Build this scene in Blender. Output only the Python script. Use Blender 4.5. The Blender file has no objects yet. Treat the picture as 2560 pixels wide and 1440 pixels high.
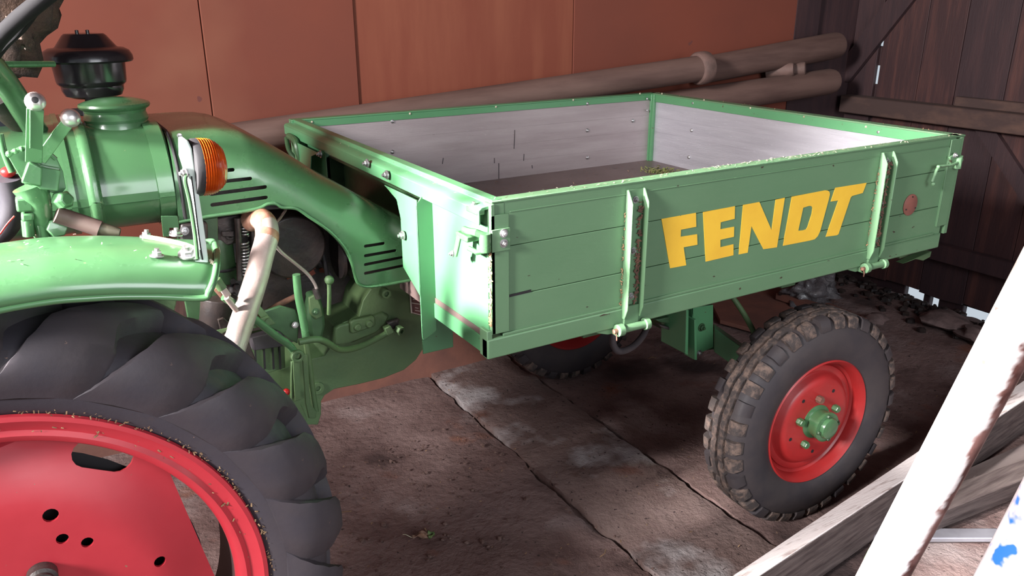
import bpy, math, random
from mathutils import Vector, Matrix
from mathutils.geometry import tessellate_polygon, delaunay_2d_cdt
random.seed(7)
PI = math.pi
SC = bpy.context.scene
COL = SC.collection

# ---------------------------------------------------------------- camera
F = 1994.27
PITCH, YAW, ROLL = 0.344734725, 0.536059322, -0.00289847384
CAM = Vector((-0.80223, -1.44340, 1.64819))
_cy, _sy, _cp, _sp = math.cos(YAW), math.sin(YAW), math.cos(PITCH), math.sin(PITCH)
FW = Vector((_sy*_cp, _cy*_cp, -_sp)); R0 = Vector((_cy, -_sy, 0)); U0 = R0.cross(FW)
_cr, _sr = math.cos(ROLL), math.sin(ROLL)
RT = _cr*R0 + _sr*U0; UP = -_sr*R0 + _cr*U0
cam = bpy.data.cameras.new('camera'); camo = bpy.data.objects.new('camera', cam); COL.objects.link(camo)
cam.sensor_width = 36; cam.lens = F/2560*36; cam.clip_start = 0.02
camo.matrix_world = Matrix(((RT.x, UP.x, -FW.x, CAM.x), (RT.y, UP.y, -FW.y, CAM.y), (RT.z, UP.z, -FW.z, CAM.z), (0, 0, 0, 1)))
SC.camera = camo

# ---------------------------------------------------------------- world, light, exposure
W = bpy.data.worlds.new('sky'); SC.world = W; W.use_nodes = True
nt = W.node_tree; bg = nt.nodes['Background']
bg.inputs[0].default_value = (0.80, 0.90, 1.0, 1); bg.inputs[1].default_value = 0.62
def area(name, loc, target, sx, sy, power, col):
    l = bpy.data.lights.new(name, 'AREA'); l.shape = 'RECTANGLE'; l.size = sx; l.size_y = sy
    l.energy = power; l.color = col
    o = bpy.data.objects.new(name, l); COL.objects.link(o); o.location = loc
    d = Vector(target) - Vector(loc)
    o.rotation_euler = d.to_track_quat('-Z', 'Y').to_euler(); return o
area('door_daylight', (-4.7, -1.25, 3.1), (0.8, 0.1, 0.9), 0.9, 0.9, 520, (1.0, 0.97, 0.96))
beam = area('hatch_daylight', (-4.4, 0.15, 3.05), (0.4, -0.10, 1.00), 0.35, 0.5, 42, (1.0, 0.98, 0.96))
beam.data.spread = math.radians(18)
area('gate_daylight', (0.6, -4.3, 2.4), (1.0, 0.3, 0.4), 2.4, 1.6, 100, (0.92, 0.95, 1.0))
VS = SC.view_settings
VS.view_transform = 'Standard'; VS.look = 'None'; VS.gamma = 1; VS.exposure = 0.12
VS.use_curve_mapping = False

# ---------------------------------------------------------------- helpers
def P(px, py, ax, val):
    """point on the plane x/y/z = val that lies behind a picture point (2560x1440)"""
    d = (px-1280)*RT - (py-720)*UP + F*FW
    t = (val-CAM[ax])/d[ax]
    return CAM + t*d
def PY(px, py, y): return P(px, py, 1, y)
def PX(px, py, x): return P(px, py, 0, x)
def PZ(px, py, z): return P(px, py, 2, z)
def PD(px, py, dist):
    return CAM + ((px-1280)*RT - (py-720)*UP + F*FW).normalized()*dist

class MB:
    def __init__(s): s.v = []; s.f = []
    def add(s, vs, fs):
        n = len(s.v); s.v += [tuple(v) for v in vs]; s.f += [tuple(i+n for i in f) for f in fs]; return s
    def box(s, a, b, m=None):
        x0, y0, z0 = a; x1, y1, z1 = b
        vs = [Vector(p) for p in ((x0,y0,z0),(x1,y0,z0),(x1,y1,z0),(x0,y1,z0),(x0,y0,z1),(x1,y0,z1),(x1,y1,z1),(x0,y1,z1))]
        if m: vs = [m @ v for v in vs]
        return s.add(vs, [(0,3,2,1),(4,5,6,7),(0,1,5,4),(1,2,6,5),(2,3,7,6),(3,0,4,7)])
    def beam(s, a, b, w, h, up=(0,0,1)):
        a = Vector(a); b = Vector(b); d = (b-a).normalized(); up = Vector(up)
        sd = d.cross(up).normalized(); u = sd.cross(d).normalized()
        vs = []
        for c in (a, b):
            for i, j in ((-1,-1),(1,-1),(1,1),(-1,1)): vs.append(c + sd*i*w/2 + u*j*h/2)
        return s.add(vs, [(3,2,1,0),(4,5,6,7),(0,1,5,4),(1,2,6,5),(2,3,7,6),(3,0,4,7)])
    def tube(s, pts, r, n=12, cap=True, sub=0):
        pts = [Vector(p) for p in pts]
        if sub:
            q = []
            k = len(pts)
            for i in range(k-1):
                p0 = pts[max(i-1,0)]; p1 = pts[i]; p2 = pts[i+1]; p3 = pts[min(i+2,k-1)]
                for j in range(sub):
                    t = j/sub
                    q.append(0.5*((2*p1)+(p2-p0)*t+(2*p0-5*p1+4*p2-p3)*t*t+(3*p1-p0-3*p2+p3)*t**3))
            q.append(pts[-1])
            if isinstance(r, (list, tuple)):
                r = [r[min(int(i/sub), len(r)-1)]*(1-(i % sub)/sub)+r[min(int(i/sub)+1, len(r)-1)]*((i % sub)/sub) for i in range(len(q))]
            pts = q
        if not isinstance(r, (list, tuple)): r = [r]*len(pts)
        vs = []; nrm = None
        for i, p in enumerate(pts):
            a = pts[max(i-1,0)]; b = pts[min(i+1,len(pts)-1)]
            d = (b-a).normalized()
            if nrm is None:
                nrm = d.cross(Vector((0,0,1)))
                if nrm.length < 0.1: nrm = d.cross(Vector((1,0,0)))
                nrm.normalize()
            else:
                nrm = (nrm - d*nrm.dot(d)).normalized()
            bn = d.cross(nrm)
            for k in range(n):
                t = 2*PI*k/n; vs.append(p + (nrm*math.cos(t)+bn*math.sin(t))*r[i])
        fs = []
        for i in range(len(pts)-1):
            for k in range(n):
                a = i*n+k; b = i*n+(k+1)%n; fs.append((a, b, b+n, a+n))
        if cap:
            fs.append(tuple(range(n))[::-1]); fs.append(tuple(range((len(pts)-1)*n, len(pts)*n)))
        return s.add(vs, fs)
    def lathe(s, prof, c, axis=(0,0,1), n=48, closed=False):
        """prof: list of (radius, height along axis)"""
        c = Vector(c); ax = Vector(axis).normalized()
        e1 = ax.cross(Vector((0,0,1)))
        if e1.length < 0.1: e1 = Vector((1,0,0))
        e1.normalize(); e2 = ax.cross(e1)
        vs = []; m = len(prof)
        for r, h in prof:
            for k in range(n):
                t = 2*PI*k/n; vs.append(c + ax*h + (e1*math.cos(t)+e2*math.sin(t))*max(r, 1e-5))
        fs = []
        for i in range(m if closed else m-1):
            j = (i+1) % m
            for k in range(n):
                fs.append((i*n+k, i*n+(k+1)%n, j*n+(k+1)%n, j*n+k))
        return s.add(vs, fs)
    def prism(s, loops, d):
        """loops: [outer, hole, ...] of coplanar 3-D points, extruded by vector d"""
        loops = [[Vector(p) for p in l] for l in loops]; d = Vector(d)
        flat = [p for l in loops for p in l]; n = len(flat)
        tris = tessellate_polygon(loops)
        vs = flat + [p+d for p in flat]; fs = []
        for t in tris:
            fs.append(tuple(t)); fs.append(tuple(i+n for i in reversed(t)))
        o = 0
        for l in loops:
            m = len(l)
            for i in range(m):
                a = o+i; b = o+(i+1)%m; fs.append((a, b, b+n, a+n))
            o += m
        return s.add(vs, fs)
    def ball(s, c, r, n=14, sz=(1,1,1)):
        m = n//2; c = Vector(c); vs = []; fs = []
        for i in range(m+1):
            a = PI*i/m
            for k in range(n):
                t = 2*PI*k/n
                vs.append(c+Vector((math.sin(a)*math.cos(t)*sz[0], math.sin(a)*math.sin(t)*sz[1], math.cos(a)*sz[2]))*r)
        for i in range(m):
            for k in range(n): fs.append((i*n+k, (i+1)*n+k, (i+1)*n+(k+1)%n, i*n+(k+1)%n))
        return s.add(vs, fs)
    def px(s, poly, y, th, holes=()):
        """flat plate at depth y traced by picture points, thickness th away from the viewer"""
        return s.prism([[PY(a, b, y) for a, b in poly]] + [[PY(a, b, y) for a, b in h] for h in holes], (0, th, 0))
    def tpx(s, pts, r, n=12, sub=4):
        return s.tube([PY(a, b, y) for a, b, y in pts], r, n=n, sub=sub)
    def hexnut(s, c, r, h, axis):
        s.lathe([(0,0),(r,0),(r,h*.8),(r*.85,h),(0,h)], c, axis, n=6); return s
    def bolt(s, c, r, axis):
        a = Vector(axis).normalized(); c = Vector(c)
        s.lathe([(r*1.45,-.0005),(r*1.45,r*.25),(0,r*.25)], c, a, n=14)
        s.lathe([(r,0),(r,r*.95),(r*.85,r*1.1),(0,r*1.1)], c, a, n=6)
        s.lathe([(r*.5,0),(r*.5,r*1.7),(0,r*1.75)], c, a, n=8)
        return s

def mesh_of(name, mb, mat, sharp=35, thick=0):
    me = bpy.data.meshes.new(name); me.from_pydata(mb.v, [], mb.f)
    import bmesh
    bm = bmesh.new(); bm.from_mesh(me); bmesh.ops.recalc_face_normals(bm, faces=bm.faces)
    if thick: bmesh.ops.solidify(bm, geom=bm.faces[:], thickness=thick)
    bm.to_mesh(me); bm.free()
    me.materials.append(mat)
    me.polygons.foreach_set('use_smooth', [True]*len(me.polygons))
    me.set_sharp_from_angle(angle=math.radians(sharp))
    return me
def base_inv(parent):
    return Matrix.Translation(-parent.location) if parent is not None and parent.type == 'EMPTY' else Matrix.Identity(4)
def obj(name, mb, mat, parent=None, bev=0, label=None, kind=None, sharp=35, seg=2, thick=0):
    o = bpy.data.objects.new(name, mesh_of(name, mb, mat, sharp, thick)); COL.objects.link(o)
    if parent is not None:
        o.parent = parent; o.matrix_parent_inverse = base_inv(parent)
    if bev:
        m = o.modifiers.new('bevel', 'BEVEL'); m.width = bev; m.segments = seg; m.limit_method = 'ANGLE'; m.angle_limit = math.radians(40)
        m.harden_normals = False
    if label: o['label'] = label
    if kind: o['kind'] = kind
    return o
def thing(name, label, cat, loc, group=None):
    o = bpy.data.objects.new(name, None); COL.objects.link(o); o.location = loc; o.empty_display_size = .05
    o['label'] = label; o['category'] = cat
    if group: o['group'] = group
    return o
def tag(o, label, cat, group=None, kind=None):
    o['label'] = label; o['category'] = cat
    if group: o['group'] = group
    if kind: o['kind'] = kind
    return o
def smooth_noise(x, y, s=1.0):
    from mathutils import noise
    return noise.noise(Vector((x*s, y*s, 0.37)))

# ---------------------------------------------------------------- materials
def mat(name, col, rough=.5, metal=0, col2=None, scale=6, mixlo=.4, mixhi=.6, spots=None, bump=0, bscale=60, coat=0,
        stretch=(1,1,1), detail=6, var=.06, emit=None, trans=0, rvar=0, bdist=.004, patches=None):
    m = bpy.data.materials.new(name); m.use_nodes = True; nt = m.node_tree; N = nt.nodes; L = nt.links
    b = N['Principled BSDF']; b.inputs['Roughness'].default_value = rough; b.inputs['Metallic'].default_value = metal
    if coat: b.inputs['Coat Weight'].default_value = coat; b.inputs['Coat Roughness'].default_value = .12
    if trans: b.inputs['Transmission Weight'].default_value = trans
    tc = N.new('ShaderNodeTexCoord'); mp = N.new('ShaderNodeMapping'); mp.inputs['Scale'].default_value = stretch
    L.new(tc.outputs['Object'], mp.inputs['Vector'])
    def noise(sc, det=detail, ro=.6):
        n = N.new('ShaderNodeTexNoise'); n.inputs['Scale'].default_value = sc; n.inputs['Detail'].default_value = det
        n.inputs['Roughness'].default_value = ro; L.new(mp.outputs[0], n.inputs['Vector']); return n
    def ramp(src, lo, hi):
        r = N.new('ShaderNodeMapRange'); r.inputs['From Min'].default_value = lo; r.inputs['From Max'].default_value = hi
        L.new(src, r.inputs['Value']); return r.outputs[0]
    def mix(fac, a, c):
        x = N.new('ShaderNodeMix'); x.data_type = 'RGBA'; L.new(fac, x.inputs[0])
        if isinstance(a, tuple): x.inputs[6].default_value = (*a[:3], 1)
        else: L.new(a, x.inputs[6])
        if isinstance(c, tuple): x.inputs[7].default_value = (*c[:3], 1)
        else: L.new(c, x.inputs[7])
        return x.outputs[2]
    n1 = noise(scale)
    c2 = col2 if col2 else tuple(max(0, c*(1-var*3)) for c in col)
    cur = mix(ramp(n1.outputs[0], mixlo, mixhi), tuple(col), tuple(c2))
    for sp in (patches or []):
        n = noise(sp[1], 4); cur = mix(ramp(n.outputs[0], sp[2], sp[2]+sp[3]), cur, tuple(sp[0]))
    if spots:
        n2 = noise(spots[1], 3, .5); cur = mix(ramp(n2.outputs[0], spots[2], spots[2]+.02), cur, tuple(spots[0]))
    L.new(cur, b.inputs['Base Color'])
    if rvar:
        n3 = noise(scale*2.3); mr = N.new('ShaderNodeMapRange'); mr.inputs['To Min'].default_value = rough-rvar; mr.inputs['To Max'].default_value = rough+rvar
        mr.inputs['From Min'].default_value = .3; mr.inputs['From Max'].default_value = .7
        L.new(n3.outputs[0], mr.inputs['Value']); L.new(mr.outputs[0], b.inputs['Roughness'])
    if bump:
        n4 = noise(bscale, 6, .65); bu = N.new('ShaderNodeBump'); bu.inputs['Strength'].default_value = bump; bu.inputs['Distance'].default_value = bdist
        L.new(n4.outputs[0], bu.inputs['Height']); L.new(bu.outputs[0], b.inputs['Normal'])
    if emit: b.inputs['Emission Color'].default_value = (*emit[:3], 1); b.inputs['Emission Strength'].default_value = emit[3]
    return m
GREEN = mat('green_paint', (.088,.255,.118), .36, col2=(.075,.215,.098), scale=3, mixlo=.3, mixhi=.7, spots=((.09,.05,.03), 70, .73), coat=.25, rvar=.08, bump=.06, bscale=9)
GREENW = mat('worn_green_paint', (.120,.222,.118), .46, col2=(.098,.195,.100), scale=2.5, mixlo=.3, mixhi=.7, spots=((.05,.04,.025), 40, .715), bump=.12, bscale=40, stretch=(.6,1,1.6), rvar=.08)
GREENG = mat('glossy_green_paint', (.066,.165,.070), .28, col2=(.056,.142,.060), scale=2, coat=.5, rvar=.06, spots=((.22,.24,.13), 120, .75), bump=.05, bscale=6)
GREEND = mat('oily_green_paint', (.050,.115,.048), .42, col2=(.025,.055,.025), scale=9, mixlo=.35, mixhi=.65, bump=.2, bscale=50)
GREENC = mat('dusty_green_casting', (.088,.140,.055), .55, col2=(.062,.120,.050), scale=4, mixlo=.35, mixhi=.65, bump=.3, bscale=90)
DARKOIL = mat('oily_black_iron', (.020,.016,.016), .45, col2=(.045,.030,.026), scale=12, bump=.4, bscale=60)
GREYIRON = mat('greasy_grey_iron', (.09,.075,.07), .40, metal=.4, col2=(.035,.028,.028), scale=16, bump=.4, bscale=80)
RED = mat('red_paint', (.46,.034,.047), .34, col2=(.40,.026,.038), scale=3, coat=.3, rvar=.06, spots=((.24,.12,.08), 110, .745), bump=.05, bscale=8)
REDD = mat('red_wheel_paint', (.40,.022,.022), .42, col2=(.32,.02,.02), scale=5, coat=.1, rvar=.06, bump=.1, bscale=20)
RUBBER = mat('dusty_black_rubber', (.036,.031,.040), .68, col2=(.050,.038,.040), scale=5, mixlo=.4, mixhi=.7, bump=.12, bscale=70, rvar=.08, spots=((.20,.12,.09), 60, .76), patches=[((.075,.050,.044), 6, .56, .14)])
RUBMUD = mat('mud_caked_rubber', (.050,.038,.036), .8, col2=(.155,.105,.085), scale=40, mixlo=.45, mixhi=.62, bump=.7, bscale=160)
RUBF = mat('faded_black_rubber', (.032,.026,.030), .65, col2=(.046,.036,.037), scale=8, bump=.15, bscale=90)
YELLOW = mat('yellow_lettering_paint', (.86,.52,.045), .42, col2=(.80,.46,.04), scale=6, spots=((.12,.13,.04), 45, .74))
BLACKG = mat('glossy_black_enamel', (.010,.008,.010), .22, col2=(.016,.013,.015), scale=10, coat=.1, rvar=.05)
BLACKM = mat('matte_black_plastic', (.012,.010,.012), .6)
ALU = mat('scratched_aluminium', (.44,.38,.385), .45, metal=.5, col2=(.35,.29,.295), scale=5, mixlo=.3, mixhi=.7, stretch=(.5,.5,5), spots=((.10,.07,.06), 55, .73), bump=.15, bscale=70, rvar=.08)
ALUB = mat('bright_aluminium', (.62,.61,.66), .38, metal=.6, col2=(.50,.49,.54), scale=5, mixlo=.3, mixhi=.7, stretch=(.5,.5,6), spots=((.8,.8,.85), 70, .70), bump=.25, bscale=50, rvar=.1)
BEDFLOOR = mat('brown_bed_plate', (.155,.105,.098), .42, col2=(.12,.08,.075), scale=4, spots=((.05,.03,.03), 30, .70), bump=.1, bscale=30)
BLACKX = mat('dull_black_bakelite', (.008,.007,.008), .85); BLACKX.node_tree.nodes['Principled BSDF'].inputs['Specular IOR Level'].default_value = .12
STEEL = mat('galvanised_steel', (.55,.54,.55), .35, metal=.85, col2=(.35,.33,.33), scale=60)
RUST = mat('rusty_steel', (.22,.10,.065), .8, col2=(.12,.055,.04), scale=40, bump=.4, bscale=120)
EXH = mat('silvered_exhaust_steel', (.50,.41,.385), .42, metal=.4, col2=(.38,.27,.24), scale=7, mixlo=.4, mixhi=.65, bump=.18, bscale=130, rvar=.08)
CHROME = mat('pale_green_bracket_paint', (.66,.80,.71), .35, col2=(.72,.80,.75), scale=20)
KNOB = mat('polished_aluminium_knob', (.75,.72,.72), .28, metal=.8, col2=(.6,.56,.56), scale=30)
AMBER = mat('amber_lens', (.62,.095,.008), .15, col2=(.5,.06,.006), scale=30, coat=.4, trans=.2)
REFL = mat('faded_red_reflector', (.24,.085,.065), .45, col2=(.20,.075,.055), scale=30)
ORANGE = mat('terracotta_wall_board', (.200,.046,.024), .78, col2=(.160,.040,.023), scale=1.3, mixlo=.3, mixhi=.7, spots=((.13,.038,.03), 14, .73), bump=.05, bscale=20, patches=[((.23,.08,.045), .9, .6, .2)])
ORANGE2 = mat('dusty_terracotta_board', (.200,.047,.024), .78, col2=(.26,.078,.040), scale=2.2, mixlo=.45, mixhi=.8, stretch=(3,1,.35), bump=.05, bscale=20, spots=((.13,.04,.03), 18, .74))
PLINTH = mat('terracotta_plinth_plaster', (.21,.085,.06), .8, col2=(.15,.065,.05), scale=5, bump=.3, bscale=30)
DWOOD = mat('dark_brown_boards', (.046,.020,.021), .55, col2=(.110,.042,.034), scale=5, mixlo=.45, mixhi=.75, stretch=(4,4,.35), bump=.3, bscale=40)
DWOOD2 = mat('soot_dark_boards', (.036,.018,.021), .6, col2=(.070,.031,.031), scale=4, mixlo=.45, mixhi=.8, stretch=(4,4,.4), bump=.3, bscale=40)
BEAMW = mat('dusty_dark_beam', (.060,.034,.030), .8, col2=(.12,.065,.048), scale=14, mixlo=.45, mixhi=.75, stretch=(1,.4,1), bump=.4, bscale=60)
PIPE = mat('weathered_round_timber', (.150,.086,.070), .75, col2=(.085,.044,.036), scale=4, mixlo=.4, mixhi=.7, stretch=(.4,3,3), bump=.25, bscale=30)
CLAY = mat('dusty_clay_pipe', (.17,.10,.085), .7, col2=(.10,.06,.05), scale=9, bump=.2)
GREYW = mat('weathered_grey_timber', (.165,.125,.115), .8, col2=(.060,.040,.038), scale=9, mixlo=.35, mixhi=.65, stretch=(.5,6,9), bump=.6, bscale=22, detail=8)
WHITEW = mat('peeling_whitewashed_edge', (.72,.64,.62), .75, col2=(.32,.23,.21), scale=12, mixlo=.56, mixhi=.70, stretch=(.7,6,6), bump=.5, bscale=30)
POLE = mat('worn_white_pole_paint', (.82,.76,.76), .35, col2=(.60,.38,.34), scale=3, mixlo=.58, mixhi=.66, spots=((.45,.28,.25), 40, .72), coat=.2, bump=.1, bscale=60)
POLEB = mat('blue_splashed_white_pole', (.82,.78,.80), .35, col2=(.70,.6,.6), scale=6, patches=[((.03,.16,.62), 9, .54, .05)], coat=.2)
GREYBAR = mat('dull_grey_metal', (.34,.33,.37), .4, metal=.4, col2=(.28,.27,.30), scale=10)
STONE = mat('pale_rubble_stone', (.22,.15,.14), .9, col2=(.12,.08,.075), scale=14, bump=.6, bscale=40)
PLY = mat('grey_plywood', (.19,.15,.14), .75, col2=(.14,.105,.10), scale=5, stretch=(.6,3,1), bump=.2, spots=((.4,.35,.33), 40, .74))
CLIP = mat('dry_grass_clippings', (.33,.21,.11), .85, col2=(.16,.085,.045), scale=60)
CLIPG = mat('green_grass_clippings', (.16,.20,.05), .85, col2=(.24,.20,.09), scale=60)
CHIP = mat('pale_chaff', (.55,.50,.38), .85, col2=(.30,.26,.17), scale=60)
LEAFB = mat('dry_leaf', (.20,.10,.06), .8, col2=(.30,.2,.15), scale=40)
LEAFG = mat('green_leaf_scrap', (.06,.14,.03), .6, col2=(.12,.16,.05), scale=60)
PLASTIC = mat('crumpled_plastic_film', (.10,.09,.095), .25, col2=(.22,.2,.2), scale=14, mixlo=.5, mixhi=.7, coat=.4, bump=.8, bscale=18, bdist=.02)
PLATE = mat('brown_type_plate', (.13,.045,.04), .5)
PLATEW = mat('pale_plate_print', (.5,.42,.38), .5)
REDCAP = mat('red_plastic', (.55,.02,.02), .35)
RAG = mat('brown_sacking', (.09,.048,.032), .95, col2=(.035,.022,.018), scale=9, bump=.9, bscale=50, bdist=.02)

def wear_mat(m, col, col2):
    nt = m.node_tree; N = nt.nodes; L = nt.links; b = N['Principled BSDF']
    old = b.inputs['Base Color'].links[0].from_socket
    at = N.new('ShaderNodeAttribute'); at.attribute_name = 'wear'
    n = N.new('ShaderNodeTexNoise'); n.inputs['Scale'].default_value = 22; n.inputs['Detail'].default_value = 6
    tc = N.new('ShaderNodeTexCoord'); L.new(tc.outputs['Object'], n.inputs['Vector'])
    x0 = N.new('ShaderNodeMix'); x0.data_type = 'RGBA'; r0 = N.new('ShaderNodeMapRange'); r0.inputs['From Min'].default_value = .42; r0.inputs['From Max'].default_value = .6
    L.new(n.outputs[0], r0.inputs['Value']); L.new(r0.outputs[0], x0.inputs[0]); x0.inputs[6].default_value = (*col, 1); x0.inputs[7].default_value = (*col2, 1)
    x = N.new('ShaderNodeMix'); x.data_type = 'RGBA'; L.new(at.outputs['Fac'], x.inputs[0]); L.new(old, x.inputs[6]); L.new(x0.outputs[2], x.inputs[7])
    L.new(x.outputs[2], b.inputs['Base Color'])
def concrete():
    m = mat('dirty_earthy_concrete', (.235,.155,.142), .88, col2=(.120,.067,.060), scale=2.6, mixlo=.38, mixhi=.62,
            patches=[((.31,.24,.23), 1.9, .55, .14), ((.045,.027,.026), 1.3, .57, .10), ((.21,.078,.045), 2.9, .60, .12)],
            spots=((.045,.028,.025), 55, .68), bump=1.0, bscale=34, bdist=.012)
    return m
FLOORM = concrete()
FLOORG = mat('scuffed_grey_concrete', (.230,.158,.142), .88, col2=(.135,.082,.072), scale=2.4, mixlo=.38, mixhi=.62,
            patches=[((.44,.40,.40), 2.3, .53, .13), ((.15,.06,.04), 2.6, .62, .08)], spots=((.05,.03,.028), 60, .67), bump=1.0, bscale=36, bdist=.012)

# ================================================================ STRUCTURE
def struct(name, mb, m, parent=None, **k):
    o = obj(name, mb, m, parent, **k)
    if parent is None: o['kind'] = 'structure'
    return o
YW, XW = 1.78, 3.5
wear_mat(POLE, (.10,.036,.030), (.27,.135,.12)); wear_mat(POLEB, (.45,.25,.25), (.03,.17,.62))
# floor: bedding under concrete slabs
floor = struct('floor', MB().box((-7, -7, -.3), (XW+.02, YW+.3, -.035)), FLOORM)
def slab(x0, x1, y0, y1, dz, m, seed, st=.035):
    nx = max(2, int((x1-x0)/st)); ny = max(2, int((y1-y0)/st)); vs = []; fs = []
    for j in range(ny+1):
        for i in range(nx+1):
            x = x0+(x1-x0)*i/nx; y = y0+(y1-y0)*j/ny
            e = min((x-x0), (x1-x))
            if i in (0, nx): x += .016*smooth_noise(seed, y, 7)+.008*smooth_noise(seed, y, 30)
            z = dz + .006*smooth_noise(x+seed, y, 1.6) + .0035*smooth_noise(x, y+seed, 11) + .0022*smooth_noise(x, y, 38)
            if e < .05: z -= (.05-e)*.22*(.6+smooth_noise(seed, y, 12))
            vs.append((x, y, z))
    for j in range(ny):
        for i in range(nx):
            a = j*(nx+1)+i; fs.append((a, a+1, a+nx+2, a+nx+1))
    # skirt
    n = len(vs)
    ring = [i for i in range(nx+1)] + [j*(nx+1)+nx for j in range(1, ny+1)] + [ny*(nx+1)+i for i in range(nx-1, -1, -1)] + [j*(nx+1) for j in range(ny-1, 0, -1)]
    for r in ring: vs.append((vs[r][0], vs[r][1], -.04))
    for k in range(len(ring)):
        a, b = ring[k], ring[(k+1) % len(ring)]; fs.append((b, a, n+k, n+(k+1) % len(ring)))
    mb = MB(); mb.add(vs, fs); return mb
XC1, XC2 = .592, 1.02
struct('slab', slab(-2.6, XC1-.012, -.9, YW, -.004, FLOORM, 1.3, .02), FLOORM, floor, label='reddish brown earthy slab left of the grey strip')
struct('slab', slab(XC1+.006, XC2-.014, -.9, YW, .006, FLOORG, 4.1, .02), FLOORG, floor, label='scuffed grey concrete strip between two cracks')
struct('slab', slab(XC2+.008, XW, -.9, YW, -.006, FLOORM, 7.7, .024), FLOORM, floor, label='brown slab under the front wheel')
struct('slab', slab(-2.6, XW, -7, -.92, -.006, FLOORM, 9.7, .2), FLOORM, floor)

# back wall with terracotta boards
wb = struct('wall_back', MB().box((-7, YW+.02, -.05), (XW+.2, YW+.1, 3.95)), DWOOD2)
seams = [-7, -4.2, -2.6, -1.25, PY(508, 100, YW).x, PY(887, 100, YW).x, PY(1433, 80, YW).x, PY(1990, 60, YW).x]
for i in range(len(seams)-1):
    off = .010 if i == 4 else (0.0 if i % 2 else .004)
    a, b = seams[i]+.0015, seams[i+1]-.0015
    struct('panel', MB().box((a, YW-off, .0), (b, YW+.018, 3.95)), ORANGE2 if i == 5 else ORANGE, wb, bev=.002)
struct('baseboard_back', MB().box((-7, YW-.115, -.03), (1.55, YW-.012, .30)), PLINTH, bev=.015)

# right wall: vertical dark boards with gaps that let daylight in
wr = struct('wall_right', MB().box((XW+.05, 1.9, -.05), (XW+.12, YW+.3, 3.95)), DWOOD2)
spx = [2050, 2133, 2209, 2318, 2416, 2545]
ys = [PX(p, 60, XW).y for p in spx]
ys = [YW+.02] + [y for y in ys if y < YW-.02]
while ys[-1] > -3.2: ys.append(ys[-1]-random.choice((.16, .19, .21, .2)))
_sy = PX(2207, 130, XW).y
SLIT = min(ys, key=lambda v: abs(v-_sy))
for i in range(len(ys)-1):
    y1, y0 = ys[i], ys[i+1]
    ga = .016 if y0 == SLIT else .0012; gb = .016 if y1 == SLIT else .0012
    x0 = XW + random.uniform(0, .006)
    zb = .045+random.uniform(-.008, .008)
    mbx = MB().prism([[(x0, y0+ga, zb), (x0, (y0+y1)/2, zb+random.uniform(-.01, .01)), (x0, y1-gb, zb+random.uniform(-.006, .01)), (x0, y1-gb, 3.95), (x0, y0+ga, 3.95)]], (.024, 0, 0))
    struct('plank', mbx, DWOOD if i % 3 else DWOOD2, wr, bev=.002)
# thin battens behind the joints so that only some of them stay open
for i, y in enumerate(ys[:-1]):
    if y == SLIT:
        z1, z0 = PX(2215, 62, XW).z, PX(2205, 116, XW).z
        z3, z2 = PX(2202, 165, XW).z, PX(2196, 212, XW).z
        struct('batten', MB().box((XW+.031, y-.03, z1), (XW+.04, y+.03, 3.95)), DWOOD2, wr)
        struct('batten', MB().box((XW+.031, y-.03, z3), (XW+.04, y+.03, z0)), DWOOD2, wr)
        struct('batten', MB().box((XW+.031, y-.03, .06), (XW+.04, y+.03, z2)), DWOOD2, wr)
    else:
        struct('batten', MB().box((XW+.031, y-.03, .06), (XW+.04, y+.03, 3.95)), DWOOD2, wr)
# unseen strip added outside, blocks daylight except at three holes at ground level
hy = [PX(2252, 745, XW).y, PX(2300, 750, XW).y, PX(2314, 766, XW).y, PX(2336, 770, XW).y, PX(2400, 779, XW).y, PX(2482, 797, XW).y]
segs = [(hy[0], YW+.02), (hy[2], hy[1]), (hy[4], hy[3]), (-5, hy[5])]
for a, b in segs:
    struct('gap_blocker', MB().box((XW+.028, a, -.05), (XW+.07, b, .075)), DWOOD2, wr, bev=.006)
struct('gap_blocker', MB().box((XW+.028, hy[5]-.02, .030), (XW+.05, hy[3]+.02, .09)), DWOOD2, wr)
# horizontal rails and the slanting brace nailed on the boards
zt1 = PX(2560, 262, XW-.1).z; zb1 = PX(2560, 345, XW-.02).z
wr_beam = struct('rail', MB().box((XW-.10, -3, 1.015), (XW, YW-.02, 1.115)), BEAMW, wr, bev=.006)
struct('rail', MB().box((XW-.045, -3, 1.115), (XW, PX(2400, 240, XW).y, 1.165)), BEAMW, wr, bev=.004)
struct('rail', MB().box((XW-.05, -3, .26), (XW, YW-.02, .36)), DWOOD2, wr, bev=.006)
br = []
for p in ((2262, -60), (2330, -60), (2120, 205), (2065, 205)): br.append(PX(p[0], p[1], XW-.03))
struct('brace', MB().prism([br], (.03, 0, 0)), DWOOD2, wr, bev=.003)
br = [PX(p[0], p[1], XW-.03) for p in ((2420, 300), (2470, 300), (2640, 560), (2590, 560))]
struct('brace', MB().prism([br], (.03, 0, 0)), DWOOD2, wr, bev=.003)
# corner post between the two walls
struct('post', MB().box((PY(1993, 60, YW-.02).x, YW-.01, -.02), (PY(1993, 60, YW-.02).x+.19, YW+.02, 3.95)), DWOOD2, wr)
struct('ceiling', MB().box((-5.5, -4.0, 3.9), (XW+.3, YW+.3, 4.0)), DWOOD2)

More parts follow.
